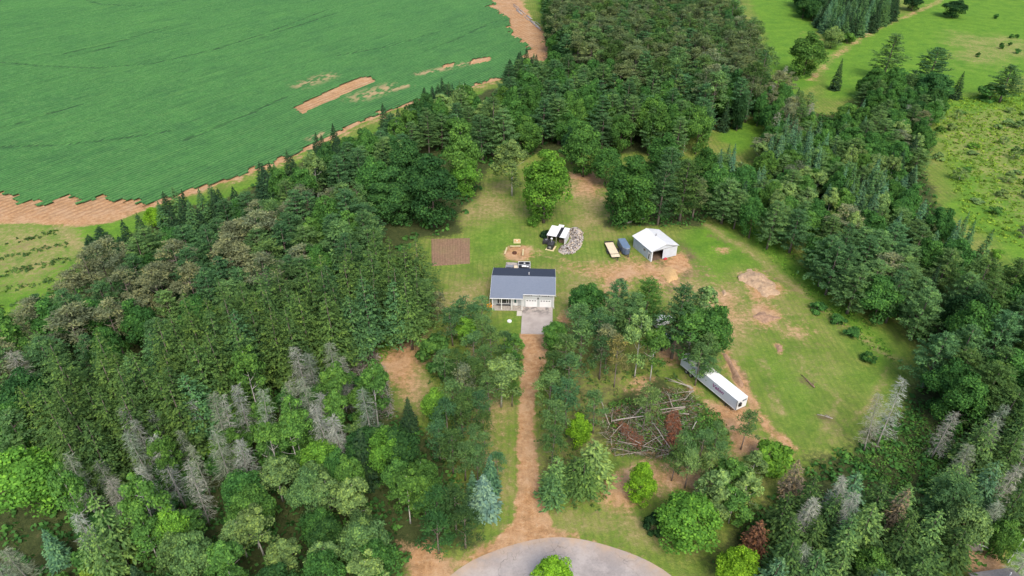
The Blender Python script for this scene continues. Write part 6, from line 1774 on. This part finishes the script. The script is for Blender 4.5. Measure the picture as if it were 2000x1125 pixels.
# spruce plantation at the top
fill([(1600, -20), (1660, -40), (1760, -50), (1755, 5), (1700, 35), (1640, 45), (1605, 20)], 11, 5.4, [('spruce', 'tealspruce', 2), ('spruce', 'darkspruce', 2), ('spruce', 'bluepine', 2)], 'young spruces of the top plantation', 'pointed young spruce in the plantation at the top edge', 17, {'*': (10, 13.5)}, {'*': (5.2, 6.6)})
fill([(1545, -40), (1605, -40), (1605, 15), (1575, 8)], 10, 6, [('maple', 'dark', 1), ('maple', 'oak', 1)], 'dark trees left of the top plantation', 'dark broadleaf on the left side of the top plantation', 18, {'*': (9, 12)}, {'*': (9, 12)})
fill([(1690, 140), (1790, 130), (1860, 170), (1870, 210), (1780, 215), (1700, 190)], 11, 6, [('maple', 'mid', 2), ('spruce', 'darkspruce', 1), ('maple', 'oak', 2), ('white_pine', 'pine', 1)], 'trees below the top right meadow', 'dark tree in the clump below the top right meadow', 19, {'*': (9, 13)}, {'*': (7, 10), 'spruce': (4, 5)})
# weedy meadow on the right: separate bushes
fill([(1820, 210), (1900, 190), (2030, 170), (2060, 240), (2060, 520), (1960, 510), (1890, 440), (1860, 360), (1830, 290)], 3, 12.5, [('bush', 'leaf', 2), ('bush', 'pale', 4), ('thin', 'pale', 2), ('bush', 'bright', 1), ('thin', 'brownpine', 0.4)], 'bushes scattered over the weedy right meadow', {'bush': 'light green bush in the weedy meadow at the right', 'thin': 'airy pale sapling in the weedy meadow at the right'}, 60, {'*': (1.2, 3.0), 'thin': (3, 5)}, {'*': (3, 5)})
# east yard hedge and lot scrub
for i, (px, py) in enumerate([(1600, 592), (1640, 618), (1668, 640), (1700, 690)]):
    T('bush', px, py, RND.uniform(1.6, 3), RND.uniform(3, 4.5), 'mid', 'green bush in the row along the east yard bank', 'bushes along the east yard bank')

# ------------------------------------------------------------------ undergrowth: leafy scrub on the forest floor and rank grass, one mass each
def scrub(name, zones, sp, seed, label, colr, hr, leafn, ls, keep=None):
    rs = np.random.RandomState(seed)
    C, N, Sz, Tt = [], [], [], []
    pts = []
    for zn in zones:
        P = Gpoly(zn); lo = P.min(0); hi = P.max(0)
        n = int((hi[0] - lo[0]) * (hi[1] - lo[1]) / sp / sp)
        q = lo + rs.rand(n, 2) * (hi - lo)
        q = q[inpoly(P, q[:, 0], q[:, 1])]
        q = q[np.abs(q[:, 0]) < 0.622 * q[:, 1] + 46]
        pts.append(q)
    q = np.concatenate(pts)
    if keep is not None: q = q[keep(q)]
    n = len(q)
    e = rs.normal(size=(n, leafn, 3)); e[..., 2] = np.abs(e[..., 2]); e /= np.linalg.norm(e, axis=2)[..., None]
    r = (hr[0] + rs.rand(n) * (hr[1] - hr[0]))[:, None, None]
    P3 = e * r * (0.5 + 0.5 * rs.rand(n, leafn, 1)) * np.array([1.25, 1.25, 1.0])
    P3[..., 0] += q[:, None, 0]; P3[..., 1] += q[:, None, 1]
    t = np.clip(0.5 + 0.5 * (rs.rand(n, 1) - 0.5) + 0.35 * (rs.rand(n, leafn) - 0.5), 0, 1)
    m = n * leafn
    me = leaf_mesh(name, P3.reshape(m, 3), (e + np.array([0, 0, 0.4])).reshape(m, 3) + rs.normal(size=(m, 3)) * 0.45, ls * (0.6 + 0.6 * rs.rand(m)), 0.75, t.reshape(m), M['foliage'], rs)
    o = link(name, me); o.color = (*PAL[colr], 1)
    return tag(o, label, None, None, 'stuff')
EDGE = [ZONES['left'], ZONES['right']]
scrub('undergrowth', EDGE, 2.0, 1, 'low leafy undergrowth on the forest floor', 'mid', (0.6, 1.7), 12, 0.40)
scrub('undergrowth', [ZONES['far']], 4.2, 2, 'dark leafy undergrowth below the northern woods', 'mid', (0.8, 1.8), 12, 0.6)
scrub('brush_greenery', [[(1185, 790), (1300, 765), (1375, 790), (1400, 850), (1350, 880), (1200, 885)], [(1335, 770), (1400, 800), (1430, 870), (1380, 880)], [(1700, 860), (1760, 800), (1850, 800), (1880, 960), (1750, 960), (1640, 900)]], 0.85, 3, 'bright green brambles growing through the brush clearing', 'leaf', (0.3, 0.9), 12, 0.22)
scrub('brush_greenery', [[(1050, 690), (1290, 690), (1330, 740), (1180, 780), (1180, 880), (1190, 1000), (1100, 1000), (1050, 900)], [(830, 620), (950, 650), (920, 760), (940, 900), (920, 1050), (880, 1050), (840, 800)]], 1.9, 4, 'low shrubs under the grove pines', 'olive', (0.25, 0.8), 9, 0.22)
scrub('rank_grass', [[(1820, 200), (2060, 160), (2080, 520), (1890, 450), (1850, 330)]], 1.7, 5, 'rank weeds covering the right meadow', 'yellow', (0.3, 0.9), 9, 0.32)
scrub('rank_grass', [[(1390, 400), (1480, 430), (1600, 530), (1700, 640), (1770, 720), (1700, 690), (1600, 600), (1500, 500), (1440, 450)]], 1.0, 6, 'tall green weeds along the bank of the east yard', 'bright', (0.2, 0.5), 7, 0.2)
scrub('rank_grass', [[(715, 700), (760, 665), (830, 635), (820, 655), (770, 680), (735, 715)], [(725, 720), (765, 780), (760, 800), (720, 750)]], 0.7, 7, 'bright weeds fringing the west clearing', 'bright', (0.3, 0.8), 9, 0.22)
scrub('rank_grass', [[(0, 455), (110, 450), (150, 500), (90, 560), (0, 620)]], 1.3, 8, 'tufted shrubs in rows over the west field clearing', 'olive', (0.3, 0.8), 8, 0.35, lambda q: (np.sin((q[:, 0] * -0.5 + q[:, 1] * 0.87) * 2 * np.pi / 9.0) > 0.55))
name_crowd()
print('TREES', COUNT, sum(COUNT.values()))
